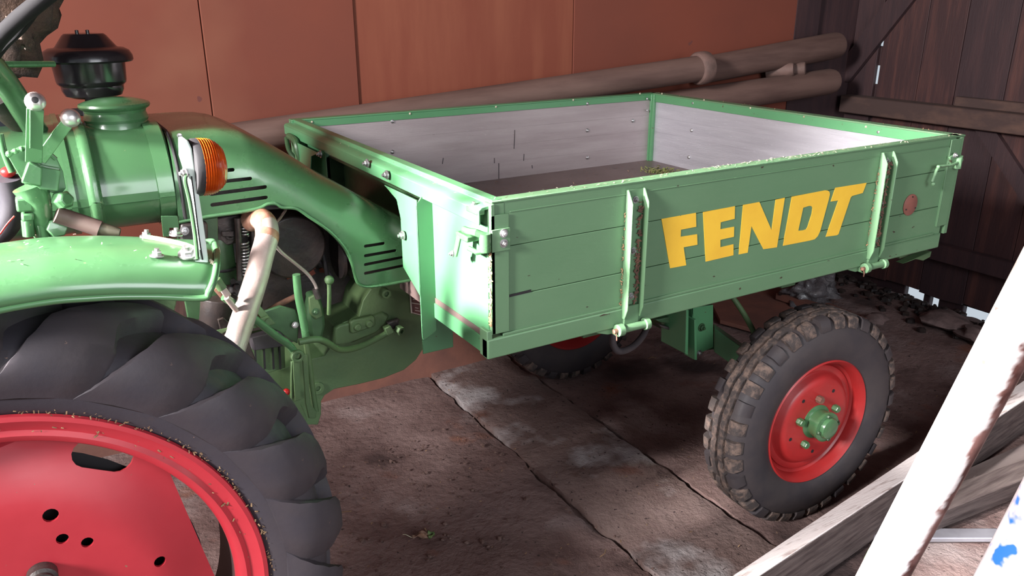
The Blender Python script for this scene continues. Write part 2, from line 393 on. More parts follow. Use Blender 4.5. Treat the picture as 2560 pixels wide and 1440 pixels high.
# ================================================================ THINGS BEHIND THE TRAILER BED
def pole_thing(name, label, cat, pts, rs, m, ridge=None, n=20):
    o = obj(name, MB().tube(pts, rs, n=n), m); tag(o, label, cat); return o
A, B = PY(2092, 113, 1.69), PY(1745, 178, 1.70)
d = (B-A)
mb = MB(); pts = [A + d*t for t in (0, .02, .3, .6, 1.0)]
long1 = obj('wooden_post', mb.tube(pts, [.070, .074, .072, .07, .068], n=22), PIPE)
tag(long1, 'upper brown round timber with its end against the dark board wall', 'post')
A, B = PY(1742, 172, 1.575), PY(560, 350, 1.60)
t = thing('clay_drain_pipe', 'long brown pipe with a collar lying behind the green bed', 'pipe', (A+B)/2)
d = (B-A)
obj('pipe_barrel', MB().tube([A, A+d*.3, A+d*.7, B], [.062, .060, .058, .056], n=24), PIPE, t)
dn = d.normalized()
obj('collar', MB().lathe([(.060,0),(.078,0),(.080,.012),(.080,.05),(.074,.06),(.060,.065)], A-dn*.058, dn, n=32), CLAY, t)
A, B = PY(2080, 203, 1.64), PY(1500, 290, 1.64)
o = obj('wooden_post', MB().tube([A, A+(B-A)*.02, B], [.066, .072, .07], n=20), PIPE)
tag(o, 'lower brown round timber behind the right corner of the bed', 'post')
for k, (px, py) in enumerate(((1983, 173), (2012, 171))):
    c = PY(px, py, 1.62)
    mb = MB().lathe([(.026,0),(.034,-.003),(.037,.006),(.035,.14),(.024,.14)], c, (-.55, .80, -.12), n=24, closed=True)
    mb.lathe([(0,.10),(.027,.10)], c, (-.55, .80, -.12), n=24)
    o = obj('clay_pipe', mb, CLAY)
    tag(o, 'small open pipe end, %s of the pair between the two posts' % ('left' if k == 0 else 'right'), 'pipe', 'small open pipes between the posts')
# items on the floor under and behind the bed
pts = [PZ(*p, .012) for p in ((1880, 742), (1985, 722), (2150, 790), (2105, 830), (1930, 800))]
o = obj('wall_board', MB().prism([[PZ(1760,720,.03), PZ(1975,715,.03), PZ(2165,795,.03), PZ(1985,850,.03), PZ(1800,800,.03)]], (0,0,-.022)), PLINTH, bev=.003)
tag(o, 'flat terracotta board lying on the floor behind the front wheel', 'board')
o = obj('wall_board', MB().beam(PZ(1945,738,.055), PZ(2160,806,.055), .05, .04), PLINTH, bev=.004)
tag(o, 'narrow terracotta strip along the edge of the flat board on the floor', 'board')
mb = MB(); c = PZ(2025, 725, .09)
import bmesh
def lump(c, r, seed, sz=(1,1,1), amp=.25, n=18, sc=3.):
    from mathutils import noise
    m = MB().ball((0,0,0), 1, n)
    m.v = [tuple(Vector(c)+Vector((v[0]*sz[0], v[1]*sz[1], v[2]*sz[2]))*r*(1+amp*noise.noise(Vector(v)*sc+Vector((seed, 0, 0))))) for v in m.v]
    return m
o = obj('plastic_bag', lump(c, .13, 3, (1.2,.9,.8), .55, 40, 3.5), PLASTIC, sharp=180)
tag(o, 'crumpled dull plastic bag on the floor under the bed corner', 'bag')
for (px, py, r, sz, lb) in ((2365, 800, .075, (1.7,1.7,.45), 'pale flat rubble stone below the bright gap in the dark wall'),
                            (2455, 838, .065, (1.6,1.8,.5), 'pale rubble stone right of the flat one, along the dark wall'),
                            (2185, 800, .05, (1.5,1.2,.6), 'brown rubble lump just behind the top of the front tyre')):
    o = obj('rubble_stone', lump(PZ(px, py, .03), r, px*.1, sz, .5, 20, 1.6), STONE, sharp=50); tag(o, lb, 'stone')
o = obj('stone_block', MB().box((0,0,0), (.1,.09,.13), Matrix.Translation(PZ(2490, 868, .0)) @ Matrix.Rotation(-.5, 4, 'Z')), STONE, bev=.006)
tag(o, 'upright pale block at the foot of the dark wall beside the white pole', 'stone')
# dark soil heap of clods at the foot of the right wall
mb = MB()
for k in range(260):
    y = random.uniform(.2, 1.7); x = 3.47-abs(random.gauss(0, .14)); r = random.uniform(.006, .028)
    q = lump((x, y, r*.3), r, k, (1, 1, .7), .5, 6); mb.add(q.v, q.f)
o = obj('soil_crumbs', mb, DARKOIL); tag(o, 'dark soil crumbs and rubbish heaped along the foot of the board wall', 'soil', kind='stuff')

# ================================================================ FOREGROUND RIGHT
def ray_beam(name, pa, pb, w, h, m, label, cat, up=(0,0,1), bev=.004):
    o = obj(name, MB().beam(pa, pb, w, h, up), m, bev=bev); tag(o, label, cat); return o
ZT = .185
ul, ll = PZ(1900, 1393, ZT), PZ(1900, 1437, ZT)
ur, lr = PZ(2560, 951, ZT), PZ(2560, 1000, ZT)
ex = (ur-ul)*.45; ur2 = ur+ex; lr2 = lr+(lr-ll)*.45; ul2 = ul-(ur-ul)*.25; ll2 = ll-(lr-ll)*.25
t = thing('timber_plank', 'long weathered plank on edge with peeling whitewashed top, under the white pole', 'plank', ((ul+ur)/2-Vector((0,0,ZT))))
dn_ = Vector((0, 0, 1))
obj('plank_body', MB().prism([[ul2-dn_*.004, ur2-dn_*.004, lr2-dn_*.004, ll2-dn_*.004]], (0, 0, -.17)), GREYW, t, bev=.004)
obj('whitewashed_edge', MB().prism([[ul2, ur2, lr2, ll2]], (0, 0, -.006)), WHITEW, t, bev=.002, label='flaking white top edge')
o = obj('plywood_offcut', MB().prism([[PZ(2330,1212,.03), PZ(2560,1108,.03), PZ(2700,1048,.03), PZ(2700,1150,.03), PZ(2345,1285,.03)]], (0,0,-.02)), PLY, bev=.002)
tag(o, 'grey plywood offcut between the plank and the short beam', 'plywood')
zb2 = .10
o = obj('timber_beam', MB().prism([[PZ(2300,1300,zb2), PZ(2640,1165,zb2), PZ(2640,1120,zb2), PZ(2300,1240,zb2)]], (0,0,-.075)), GREYW, bev=.005)
tag(o, 'short grey beam at the right edge, below the plywood', 'beam')
a, b = PZ(2180, 1338, .02), PZ(2640, 1338, .02)
ray_beam('metal_bar', a, b, .052, .018, GREYBAR, 'flat dull grey metal bar on the floor, crossing behind the white poles', 'bar')
# two leaning white poles
def lean_pole(p0, d0, p1, d1, r, m, label, wthr=.05):
    a, b = PD(*p0, d0), PD(*p1, d1); d = (b-a)
    t0 = -(a.z-.015)/d.z if d.z > 0 else 0
    lo = a + d*t0; hi = a + d*((2.7-a.z)/d.z)
    K = 420; n = 48; k = [lo + (hi-lo)*i/K for i in range(K+1)]
    t = thing('leaning_pole', label, 'pole', lo)
    o = obj('shaft', MB().tube(k, r, n=n), m, t)
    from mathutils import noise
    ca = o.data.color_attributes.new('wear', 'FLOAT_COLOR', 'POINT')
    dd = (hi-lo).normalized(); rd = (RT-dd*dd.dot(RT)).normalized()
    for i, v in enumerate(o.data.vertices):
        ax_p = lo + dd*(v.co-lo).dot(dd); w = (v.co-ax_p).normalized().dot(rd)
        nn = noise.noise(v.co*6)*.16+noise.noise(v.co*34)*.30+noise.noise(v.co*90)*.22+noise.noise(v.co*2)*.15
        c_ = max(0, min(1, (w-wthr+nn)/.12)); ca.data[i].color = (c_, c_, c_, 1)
    return t, lo, hi
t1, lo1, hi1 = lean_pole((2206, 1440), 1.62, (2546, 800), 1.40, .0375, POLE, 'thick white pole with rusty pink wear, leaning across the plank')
obj('paint_band', MB().tube([PD(2214, 1425, 1.615), PD(2228, 1398, 1.607)], .0380, n=32, cap=False), mat('green_paint_smear', (.16,.36,.10), .4, col2=(.45,.5,.3), scale=20), t1, label='small green smear')
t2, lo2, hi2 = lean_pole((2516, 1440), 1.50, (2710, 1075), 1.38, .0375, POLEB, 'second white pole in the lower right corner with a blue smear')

# ---- small litter
def flakes(name, n, fn, m, label, cat='clippings', s=(.003, .010), parent=None):
    mb = MB()
    for k in range(n):
        p, nr = fn()
        p = Vector(p); nr = Vector(nr).normalized()
        a = Vector((random.gauss(0,1), random.gauss(0,1), random.gauss(0,1))); t = (a-nr*a.dot(nr)*.8).normalized()
        b_ = nr.cross(t).normalized(); l = random.uniform(*s); w = l*random.uniform(.18, .45)
        p = p+nr*w*.35
        vs = [p-t*l/2-b_*w/2, p-t*l/2+b_*w/2, p+t*l/2+b_*w/2+nr*w*.4, p+t*l/2-b_*w/2+nr*w*.4, p+nr*w*.5]
        mb.add(vs, [(0,1,2,3),(0,1,4),(1,2,4),(2,3,4),(3,0,4)])
    o = obj(name, mb, m, parent)
    if parent is None: tag(o, label, cat, kind='stuff')
    else: o['kind'] = 'stuff'; o['label'] = label
    return o
def ffloor():
    x = random.uniform(-.5, 2.6); y = random.uniform(-.6, 1.6)
    return (x, y, .006), (random.gauss(0,.2), random.gauss(0,.2), 1)
flakes('floor_litter', 420, ffloor, CLIP, 'straw bits and crumbs scattered over the concrete floor', 'litter', (.003, .012))
def fclod():
    x = random.uniform(-.45, .6); y = random.uniform(-.5, 1.2); return x, y
mb = MB()
for k in range(500):
    x, y = fclod(); r = random.uniform(.0015, .006) if k % 9 else random.uniform(.006, .011)
    q = lump((x, y, .006), r, k, (1,1,.7), .5, 6); mb.add(q.v, q.f)
o = obj('earth_crumbs', mb, mat('earth_crumb', (.10,.055,.045), .95, col2=(.16,.10,.085), scale=50)); tag(o, 'brown earth crumbs on the floor beside the rear tyre', 'soil', kind='stuff')
# curled dry leaf
c = PZ(1055, 1345, .012)
t = thing('dry_leaf', 'curled dry leaf with a green tip on the bare floor', 'leaf', c)
def leafblade(c, ang, L, Wd, curl, m, nm):
    vs = []; fs = []; nx, ny = 10, 6
    for i in range(nx+1):
        for j in range(ny+1):
            u = i/nx; v = j/ny*2-1
            w = Wd*math.sin(PI*min(1, u*.9+.08))*v
            vs.append(Vector(c)+Matrix.Rotation(ang, 3, 'Z') @ Vector((u*L-.5*L, w*math.cos(v*curl), .004+abs(w)*math.sin(abs(v)*curl)+.006*math.sin(u*9+v*3))))
    for i in range(nx):
        for j in range(ny):
            a = i*(ny+1)+j; fs.append((a, a+1, a+ny+2, a+ny+1))
    o = obj(nm, MB().add(vs, fs), m, t, sharp=180); md = o.modifiers.new('s', 'SOLIDIFY'); md.thickness = .0012
leafblade(c, -.5, .065, .016, 1.2, LEAFB, 'blade')
leafblade(c+Vector((.028,-.012,.004)), .5, .03, .014, .6, LEAFG, 'green_tip')
mbs = MB().tube([c+Vector((-.03,.015,.004)), c+Vector((-.045,.026,.014)), c+Vector((-.052,.034,.012))], .0014, n=6)
obj('stalk', mbs, CHIP, t)
for k, (px, py, l) in enumerate(((878, 1278, .03), (1500, 1392, .02), (2190, 1218, .03), (1640, 895, .02))):
    c = PZ(px, py, .01); a = random.uniform(0, 3)
    o = obj('twig', MB().tube([c, c+Vector((math.cos(a)*l, math.sin(a)*l, .004)), c+Vector((math.cos(a+.4)*l*2, math.sin(a+.4)*l*2, .0))], .0016, n=6), CLIP)
    tag(o, ['short twig on the floor close to the rear tyre lugs', 'pale twig on the grey concrete strip', 'pale curled twig right of the front tyre', 'thin twig on the floor in the shade under the bed'][k], 'twig')

# ================================================================ TRACTOR
L, WD, ZT_, ZB, ZF = 1.697, 1.463, 1.25, .89, .94
TR = thing('tractor', 'green tool carrier tractor with red wheels and a dropside load bed', 'tractor', (.1, .73, 0))
def part(name, mb, m, bev=0, **k): return obj(name, mb, m, TR, bev=bev, **k)

# ---- near dropside board
zs = [ZT_-.004, (PY(1270, 613, 0).z+PY(1560, 568, 0).z)/2, (PY(1270, 733, 0).z+PY(1550, 691, 0).z)/2, ZB+.0]
# plank rows: upper plank is split again on the lettered half
zmid = PY(1900, 445, 0).z
side = part('side_board', MB().box((.035, .012, ZB+.02), (L-.03, .028, ZT_-.01)), GREENW, label='near side board with yellow lettering')
TH = .012
def plk(x0, x1, z0, z1, dy=0, nm='plank', m=GREENW):
    return obj(nm, MB().box((x0, -.0+dy, z0), (x1, TH+.002, z1)), m, side, bev=.0012)
for k in range(3):
    z1, z0 = zs[k]-.0008, zs[k+1]+.0008
    plk(.034, L-.022, z0, z1, 0 if k != 1 else .0008)
obj('gap_filler', MB().beam((.042, -.0006, zs[2]+.001), (.105, -.0006, zs[2]+.003), .001, .006), BLACKM, side, label='dark open end of the lower joint')
# top cap strip and lower lip
obj('top_edge', MB().box((.004, -.003, ZT_-.005), (L+.004, .032, ZT_)), GREENW, side, bev=.0015)
obj('upper_lip', MB().box((.05, -.002, ZT_-.030), (L-.03, .002, ZT_-.027)), GREENW, side, bev=.001)
obj('lower_lip', MB().box((.03, -.004, ZB+.045), (L-.06, .004, ZB+.052)), GREENW, side, bev=.0015)
obj('lower_rail', MB().box((-.012, -.0055, ZB-.004), (L-.02, .022, ZB+.045)), GREENW, side, bev=.004)
# left end channel
xe = PY(1270, 700, 0).x
obj('end_channel', MB().box((.0, -.006, ZB+.055), (.010, .028, ZT_-.006)).box((.0, -.006, ZB+.055), (xe, -.003, ZT_-.03)), GREENW, side, bev=.0018)
obj('end_block', MB().box((.011, -.001, ZT_-.036), (.036, .028, ZT_-.006)), GREENW, side, bev=.001)
obj('corner_foot', MB().box((-.012, -.004, ZB-.002), (.002, .032, ZB+.065)), GREENW, side, bev=.002)
# right end strip
obj('end_channel', MB().box((L-.052, -.005, ZB+.07), (L-.048, .004, ZT_-.035)).box((L-.052, -.0045, ZB+.07), (L+.002, -.001, ZT_-.01)), GREENW, side, bev=.0015)
# stiffening ribs: U channels
def rib(xc, zt, zb):
    w = .052; d = .026
    mb = MB()
    x0, x1 = xc-w/2, xc+w/2
    mb.box((x0, -.004, zb), (x1, 0, zt))
    for x, s in ((x0, 1), (x1-.004, 1)):
        mb.prism([[(x, -.003, zb-.0), (x, -d*.6, zb), (x, -d, zb+.03), (x, -d, zt-.03), (x, -d*.35, zt), (x, -.003, zt)]], (.004, 0, 0))
    o = obj('stiffening_rib', mb, GREENW, side, bev=.0015)
    k = o
    mbb = MB()
    for f in (.92, .53, .17): 
        z = zb+(zt-zb)*f
        b = obj('bolt', MB().bolt((xc, -.004, z), .0062, (0, -1, 0)), STEEL, side)
    return x0, x1
xr1 = (PY(1575, 480, -.01).x+PY(1612, 480, -.01).x)/2
xr2 = (PY(2205, 400, -.01).x+PY(2238, 395, -.01).x)/2
ztr = PY(1590, 482, -.02).z
for xc in (xr1, xr2):
    x0, x1 = rib(xc, ZT_-.018, ZB+.018)
    # hinge below
    h = obj('hinge', MB().lathe([(0,-.045),(.010,-.045),(.010,.045),(0,.045)], (xc, -.020, ZB-.004), (1, 0, 0), n=18), GREENW, side, bev=.001)
    obj('knuckle', MB().lathe([(0,0),(.0155,0),(.0155,.017),(0,.017)], (xc-.050, -.020, ZB-.004), (1, 0, 0), n=18).box((xc-.050, -.02, ZB-.0195), (xc-.033, .03, ZB-.004)), GREENW, side, bev=.001)
    obj('knuckle', MB().lathe([(0,0),(.0155,0),(.0155,.014),(0,.014)], (xc+.034, -.020, ZB-.004), (1, 0, 0), n=18), GREENW, side, bev=.001)
    obj('hinge_leaf', MB().box((x0+.004, -.012, ZB-.006), (x1-.004, -.004, ZB+.05)), GREENW, side, bev=.001)
    obj('hinge_pin', MB().lathe([(0,0),(.006,0),(.006,.01),(0,.012)], (xc-.0505, -.020, ZB-.004), (-1, 0, 0), n=10).tube([(xc-.056, -.022, ZB-.004), (xc-.055, -.026, ZB-.018), (xc-.053, -.024, ZB-.028)], .0018, n=6), RUST, side)
    obj('hinge_bracket', MB().prism([[(xc-.10, -.002, ZB+.0), (xc-.03, -.002, ZB), (xc-.03, -.002, ZB-.018), (xc-.065, -.002, ZB-.018), (xc-.10, -.002, ZB-.006)]], (0, .02, 0)), GREENW, side, bev=.002)
# lettering
def cxp(l): return [PY(1500+a/2.66667, 340+b/2.66667, -.0006) for a, b in l]
LET = [
 [[(410,553),(640,512),(642,605),(540,625),(538,672),(648,655),(650,725),(558,742),(575,862),(468,882)]],
 [[(688,508),(900,468),(898,552),(805,575),(803,622),(895,605),(893,672),(803,692),(803,742),(890,722),(890,795),(705,838)]],
 [[(955,460),(1063,440),(1145,630),(1172,425),(1233,412),(1180,742),(1090,755),(1010,600),(985,778),(925,790)]],
 [[(1280,405),(1500,362),(1520,364),(1531,374),(1533,390),(1525,425),(1468,635),(1452,668),(1432,688),(1400,697),(1220,732)],
  [(1355,478),(1395,466),(1411,468),(1418,480),(1412,520),(1384,608),(1375,622),(1355,629),(1322,632)]],
 [[(1570,345),(1778,312),(1752,380),(1680,400),(1672,410),(1590,655),(1578,662),(1505,672),(1590,430),(1540,437)]]]
for l in LET:
    mb = MB().prism([cxp(q) for q in l], (0, .0012, 0)); obj('letter', mb, YELLOW, side)
c = PY(2275, 512, 0)
obj('reflector', MB().lathe([(0,.004),(.030,.004),(.034,.002),(.034,0)], c, (0,-1,0), n=36), REFL, side, label='round faded red reflector')
for a in (1.57, 3.6, 5.8):
    obj('rivet', MB().lathe([(.0025,0),(.0025,.0015),(0,.0018)], c+Vector((math.cos(a)*.026, -.004, math.sin(a)*.026)), (0,-1,0), n=8), BLACKM, side)
# latches at both upper corners
def latch_plate(xc, zc, sgn):
    obj('latch_plate', MB().box((xc-.018, -.009, zc-.022), (xc+.014, -.005, zc+.022)), GREENW, side, bev=.001)
c0 = PY(1252, 596, 0)
obj('latch_plate', MB().box((.0, -.010, c0.z-.026), (.046, -.006, c0.z+.024)), GREENW, side, bev=.001)
for py in (583, 608): obj('bolt', MB().bolt(PY(1259, py, -.010), .0068, (0,-1,0)), STEEL, side)
# latch hardware at the left corner (on the rear board side)
lt = part('corner_latch', MB().lathe([(0,-.020),(.013,-.020),(.013,.020),(0,.020)], (-.014, -.004, c0.z-.002), (0,0,1), n=16), GREENG, label='green hooked latch at the rear left corner')
obj('hook', MB().tube([(-.014, -.004, c0.z+.012), (-.030, .004, c0.z+.020), (-.036, .030, c0.z+.018), (-.030, .060, c0.z+.014)], .008, n=10), GREENG, lt)
obj('hook', MB().tube([(-.014, -.004, c0.z-.020), (-.026, .010, c0.z-.026), (-.030, .040, c0.z-.024)], .006, n=10), GREENG, lt)
obj('catch', MB().box((-.040, .030, c0.z-.008), (-.004, .085, c0.z+.006)), GREENG, lt, bev=.003)
obj('handle', MB().beam((-.036, .070, c0.z+.006), (-.044, .082, c0.z-.050), .018, .006, (1,0,0)), GREENG, lt, bev=.003)
obj('bolt', MB().bolt((-.046, .088, c0.z-.046), .0055, (-1,.3,0)), STEEL, lt)
obj('bolt', MB().bolt((-.012, .040, c0.z+.048), .0075, (-1,0,0)), STEEL, lt)
obj('hasp', MB().box((-.026, .008, ZT_-.030), (-.006, .060, ZT_-.018)), GREENG, lt, bev=.003)
obj('bolt', MB().bolt((-.016, .040, ZT_-.018), .007, (0,0,1)), STEEL, lt)
# right corner latch
rb = PY(2390, 405, -.01)
rt = part('corner_latch', MB().lathe([(0,-.020),(.011,-.020),(.011,.020),(0,.020)], (rb.x+.006, -.014, rb.z), (0,0,1), n=14), GREENW, label='rusty green latch with crank at the front corner')
obj('catch', MB().prism([[PY(2375,393,-.012), PY(2392,384,-.012), PY(2406,388,-.012), PY(2410,400,-.012), PY(2402,410,-.012), PY(2378,412,-.012)]], (0,.009,0)), GREENW, rt, bev=.002)
obj('catch', MB().lathe([(.004,0),(.010,0),(.010,.006),(.004,.006)], PY(2397,401,-.014), (0,-1,0), n=14, closed=True).box((rb.x+.012, -.012, rb.z-.012), (rb.x+.030, .02, rb.z-.004)), GREENW, rt)
obj('bolt', MB().bolt(PY(2387,388,-.013), .006, (0,-1,0)), STEEL, rt)
obj('crank', MB().tube([PY(2398,405,-.016), PY(2378,413,-.02), PY(2346,416,-.02), PY(2340,428,-.02), PY(2330,455,-.022)], .0045, n=8), GREENW, rt)
obj('knob', MB().ball(PY(2333,460,-.022), .007, 10), GREENW, rt)
obj('knob', MB().ball(PY(2346,417,-.022), .006, 10), GREENW, rt)

# ---- inner faces: far board, front board, floor, rear board
far = part('far_board', MB().box((.0, WD+.006, ZB), (L, WD+.026, ZT_-.004)), GREENW, label='far side board lined with dull aluminium')
obj('top_edge', MB().box((0, WD-.012, ZT_-.006), (L, WD+.028, ZT_)), GREEN, far, bev=.0015)
obj('green_strip', MB().box((0, WD-.010, ZT_-.030), (L, WD-.004, ZT_-.004)), GREEN, far, bev=.001)
npl = 4
for k in range(npl):
    z0 = ZF+(ZT_-.028-ZF)*k/npl; z1 = ZF+(ZT_-.028-ZF)*(k+1)/npl
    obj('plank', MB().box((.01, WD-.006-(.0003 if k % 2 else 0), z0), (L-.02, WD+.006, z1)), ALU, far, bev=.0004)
obj('corner_post', MB().box((L-.034, WD-.016, ZF-.01), (L-.004, WD-.004, ZT_-.004)), GREEN, far, bev=.001)
front = part('front_board', MB().box((L-.004, .02, ZB), (L+.02, WD, ZT_-.004)), GREENW, label='front board lined with bright scratched aluminium')
obj('top_edge', MB().box((L-.022, -.002, ZT_-.006), (L+.022, WD+.01, ZT_)), GREENW, front, bev=.0015)
obj('green_strip', MB().box((L-.021, .025, ZT_-.038), (L-.015, WD-.012, ZT_-.004)), GREEN, front, bev=.001)
for k in range(npl):
    z0 = ZF+(ZT_-.036-ZF)*k/npl; z1 = ZF+(ZT_-.036-ZF)*(k+1)/npl
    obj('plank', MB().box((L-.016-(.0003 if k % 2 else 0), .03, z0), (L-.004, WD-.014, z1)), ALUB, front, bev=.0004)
obj('corner_post', MB().box((L-.030, WD-.030, ZF), (L-.017, WD-.012, ZT_-.004)), GREEN, front, bev=.001)
obj('outer_cap', MB().box((L-.004, -.004, ZB+.04), (L+.014, .03, ZT_-.006)), GREENW, front, bev=.002)
def dome(c, r, ax, par, m=STEEL, nm='rivet'):
    obj(nm, MB().lathe([(r,0),(r*.92,r*.3),(r*.6,r*.55),(0,r*.7)], c, ax, n=14), m, par)
for px, pys in ((981,(303,380)), (1468,(259,326,394)), (1582,(302,)), ):
    for py in pys: dome(PY(px, py, WD-.007), .0085, (0,-1,0), far)
for px, py in ((1618,247),(1618,276)): dome(PY(px, py, WD-.017), .006, (0,-1,0), far)
for px, py in ((1025,284),(1240,267),(1433,250),(1600,234),(780,305)): dome(PY(px, py, WD-.011), .0045, (0,-1,0), far, CHIP)
for px, py in ((1733,258),(1729,326),(1722,393),(2197,330)): dome(PX(px, py, L-.017), .008, (-1,0,0), front)
for px, py in ((1655,234),(1760,250),(1876,270),(2010,292),(2165,317)): dome(PX(px, py, L-.0215), .004, (-1,0,0), front, CHIP)
# scratches on the far board
mb = MB()
for a in ((1287,325,1285,372),(1247,408,1247,447),(1310,385,1309,402),(1108,395,1106,410),(1236,395,1236,408),(1330,413,1331,421)):
    p, q = PY(a[0],a[1],WD-.0068), PY(a[2],a[3],WD-.0068); mb.beam(p, q, .003, .0008, (0,1,0))
obj('scratch', mb, RUBBER, far, kind='stuff')
bed = part('bed_floor', MB().box((.0, .02, ZB+.006), (L-.01, WD, ZF)), BEDFLOOR, label='brown steel floor of the load bed')
# tunnel in the rear of the bed for the engine cowl
TY0, TY1 = .335, 1.10
# ---- rear board (facing the engine)
rear = part('rear_board', MB().box((.012, .03, ZT_-.055), (.030, WD, ZT_-.006)), GREEN, label='rear board with lip and notch for the engine cowl')
obj('board_sheet', MB().box((.002, .03, ZB+.03), (.016, TY0, ZT_-.03)), GREEN, rear, bev=.002)
obj('board_sheet', MB().box((.002, TY1, ZB+.03), (.016, WD, ZT_-.03)), GREEN, rear, bev=.002)
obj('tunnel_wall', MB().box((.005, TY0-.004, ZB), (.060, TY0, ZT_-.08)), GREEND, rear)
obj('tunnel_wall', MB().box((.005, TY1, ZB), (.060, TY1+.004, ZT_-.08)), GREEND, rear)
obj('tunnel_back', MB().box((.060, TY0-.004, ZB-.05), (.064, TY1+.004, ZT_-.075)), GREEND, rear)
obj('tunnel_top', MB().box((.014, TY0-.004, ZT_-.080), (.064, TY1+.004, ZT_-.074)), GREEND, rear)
# top lip: stepped profile
def lip(y0, y1):
    prof = [(.034, ZT_+.001), (.008, ZT_+.001), (.006, ZT_-.010), (-.018, ZT_-.013), (-.024, ZT_-.018), (-.024, ZT_-.050), (-.020, ZT_-.050), (-.020, ZT_-.020), (.012, ZT_-.016), (.034, ZT_-.006)]
    return MB().prism([[(x, y0, z) for x, z in prof]], (0, y1-y0, 0))
obj('top_lip', lip(.004, WD+.01), GREEN, rear, bev=.0015)
obj('bottom_rail', MB().box((-.003, .006, ZB-.004), (.014, TY0, ZB+.036)), GREEN, rear, bev=.0008)
obj('corner_strip', MB().box((-.004, .004, ZB+.0), (.006, .045, ZT_-.055)), GREEN, rear, bev=.002)
# hat-shaped stiffeners left and right of the notch
yA = PX(1080, 600, 0).y
ymid = PX(1042, 600, -.03).y
yB = PX(1003, 480, -.034).y
zlow = PX(1052, 840, -.03).z
def hat(yw, yo, sg, zl):
    xw = -.040
    # web (faces sideways)
    w = MB().prism([[(.002, yw, zl+.02), (xw+.005, yw, zl), (xw, yw, zl+.01), (xw, yw, ZT_-.062), (xw+.018, yw, ZT_-.040), (.002, yw, ZT_-.040)]], (0, sg*.004, 0))
    obj('stiffener_web', w, GREEN, rear, bev=.001)
    obj('stiffener_plate', MB().prism([[(xw, yw, zl+.12), (xw, yo, zl+.17), (xw, yo, ZT_-.12), (xw, yo+sg*.02, ZT_-.075), (xw, yo+sg*.10, ZT_-.052), (xw, yw, ZT_-.052)]], (.003, 0, 0)), GREEN, rear, bev=.001)
yw = PX(1045, 600, -.040).y
hat(yw, PX(1002, 560, -.040).y, 1, zlow)
hat(TY1+.21, TY1+.04, -1, ZB+.03)
obj('mounting_plate', MB().box((-.038, yw+.004, ZB-.10), (.05, yw+.008, ZB+.03)), GREEN, rear, bev=.002)
obj('stiffener_plate', MB().box((-.038, yw-.11, zlow+.0), (-.034, yw+.0, zlow+.06)), GREENW, rear, bev=.001) if False else None
for px, py, x in ((1008,588,-.045),(968,437,-.03),(802,385,-.03),(919,408,-.03)):
    obj('bolt', MB().bolt(PX(px, py, x), .0085, (-1,0,0)), STEEL, rear)
obj('latch', MB().tube([PX(722,340,-.03), PX(738,352,-.04), PX(745,380,-.04), PX(752,408,-.03), PX(738,410,-.02)], .011, n=10, sub=4), GREEND, rear)
obj('latch', MB().tube([PX(716,345,-.02), PX(722,375,-.03), PX(740,400,-.02)], .008, n=10, sub=4), GREEND, rear)

# ---- chassis and front axle under the bed
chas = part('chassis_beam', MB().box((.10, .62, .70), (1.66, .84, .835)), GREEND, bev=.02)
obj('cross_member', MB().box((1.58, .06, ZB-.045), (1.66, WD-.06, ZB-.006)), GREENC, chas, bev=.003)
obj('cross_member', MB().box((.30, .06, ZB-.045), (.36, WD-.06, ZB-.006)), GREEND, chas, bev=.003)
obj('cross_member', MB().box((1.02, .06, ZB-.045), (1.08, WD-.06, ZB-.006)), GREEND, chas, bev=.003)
obj('end_gusset', MB().px([(2258,660),(2330,628),(2326,642),(2308,652),(2290,648)], .02, .03), GREENC, chas, bev=.002)
yb = .34
br = part('axle_bracket', MB().px([(1730,770),(1783,762),(1783,868),(1748,884),(1733,884)], yb, .004), GREEN, bev=.001, label='folded green bracket carrying the front axle')
obj('bracket_side', MB().prism([[PY(1730,770,yb), PY(1733,886,yb), PY(1733,886,yb)+Vector((-.0,.10,0)), PY(1730,770,yb)+Vector((0,.10,0))]], (.004,0,0)), GREEN, br)
obj('bracket_side', MB().px([(1716,775),(1722,775),(1720,888),(1713,884)], yb-.02, .12), GREEN, br, bev=.001)
obj('bracket_side', MB().px([(1736,800),(1741,798),(1743,900),(1737,900)], yb-.03, .05), GREEN, br, bev=.001)
obj('bolt', MB().bolt(PY(1753,818,yb), .010, (0,-1,0)), GREEND, br)
obj('bolt', MB().bolt(PY(1748,882,yb), .007, (0,-1,0)), STEEL, br)
obj('spring_plate', MB().px([(1640,800),(1725,782),(1725,800),(1722,818),(1690,812),(1650,806)], yb+.06, .05), GREEND, br, bev=.004)
obj('spring_plate', MB().px([(1648,812),(1705,826),(1705,834),(1655,820)], yb+.06, .03), GREYIRON, br, bev=.003)
ax_a, ax_b = PY(1795, 862, .36), Vector((1.20, .17, .40))
axle = part('front_axle', MB().prism([[PY(1785,820,yb+.03), PY(1785,880,yb+.03), Vector((1.22,.16,.37)), Vector((1.20,.16,.47))]], (.03, .035, 0)), GREEN, bev=.004)
p2 = PY(1785, 850, yb+.05)
obj('axle_beam', MB().beam(p2, (1.28, WD-.2, .42), .06, .07), GREEND, axle, bev=.004)
obj('steering_rod', MB().tpx([(1828,738,.33),(1860,785,.28),(1893,845,.21)], .009), GREENC, axle)
obj('rod_end', MB().ball(PY(1897,848,.20), .020, 12).tpx([(1890,838,.2),(1895,862,.2)], .012), GREENC, axle)
obj('air_hose', MB().tube([PY(1534,830,.1), PY(1533,860,.1), PY(1548,878,.1), PY(1580,868,.12), PY(1608,838,.16), PY(1620,806,.2)], .0095, n=12, sub=5), RUBF, chas, label='thin dull rubber hose loop')

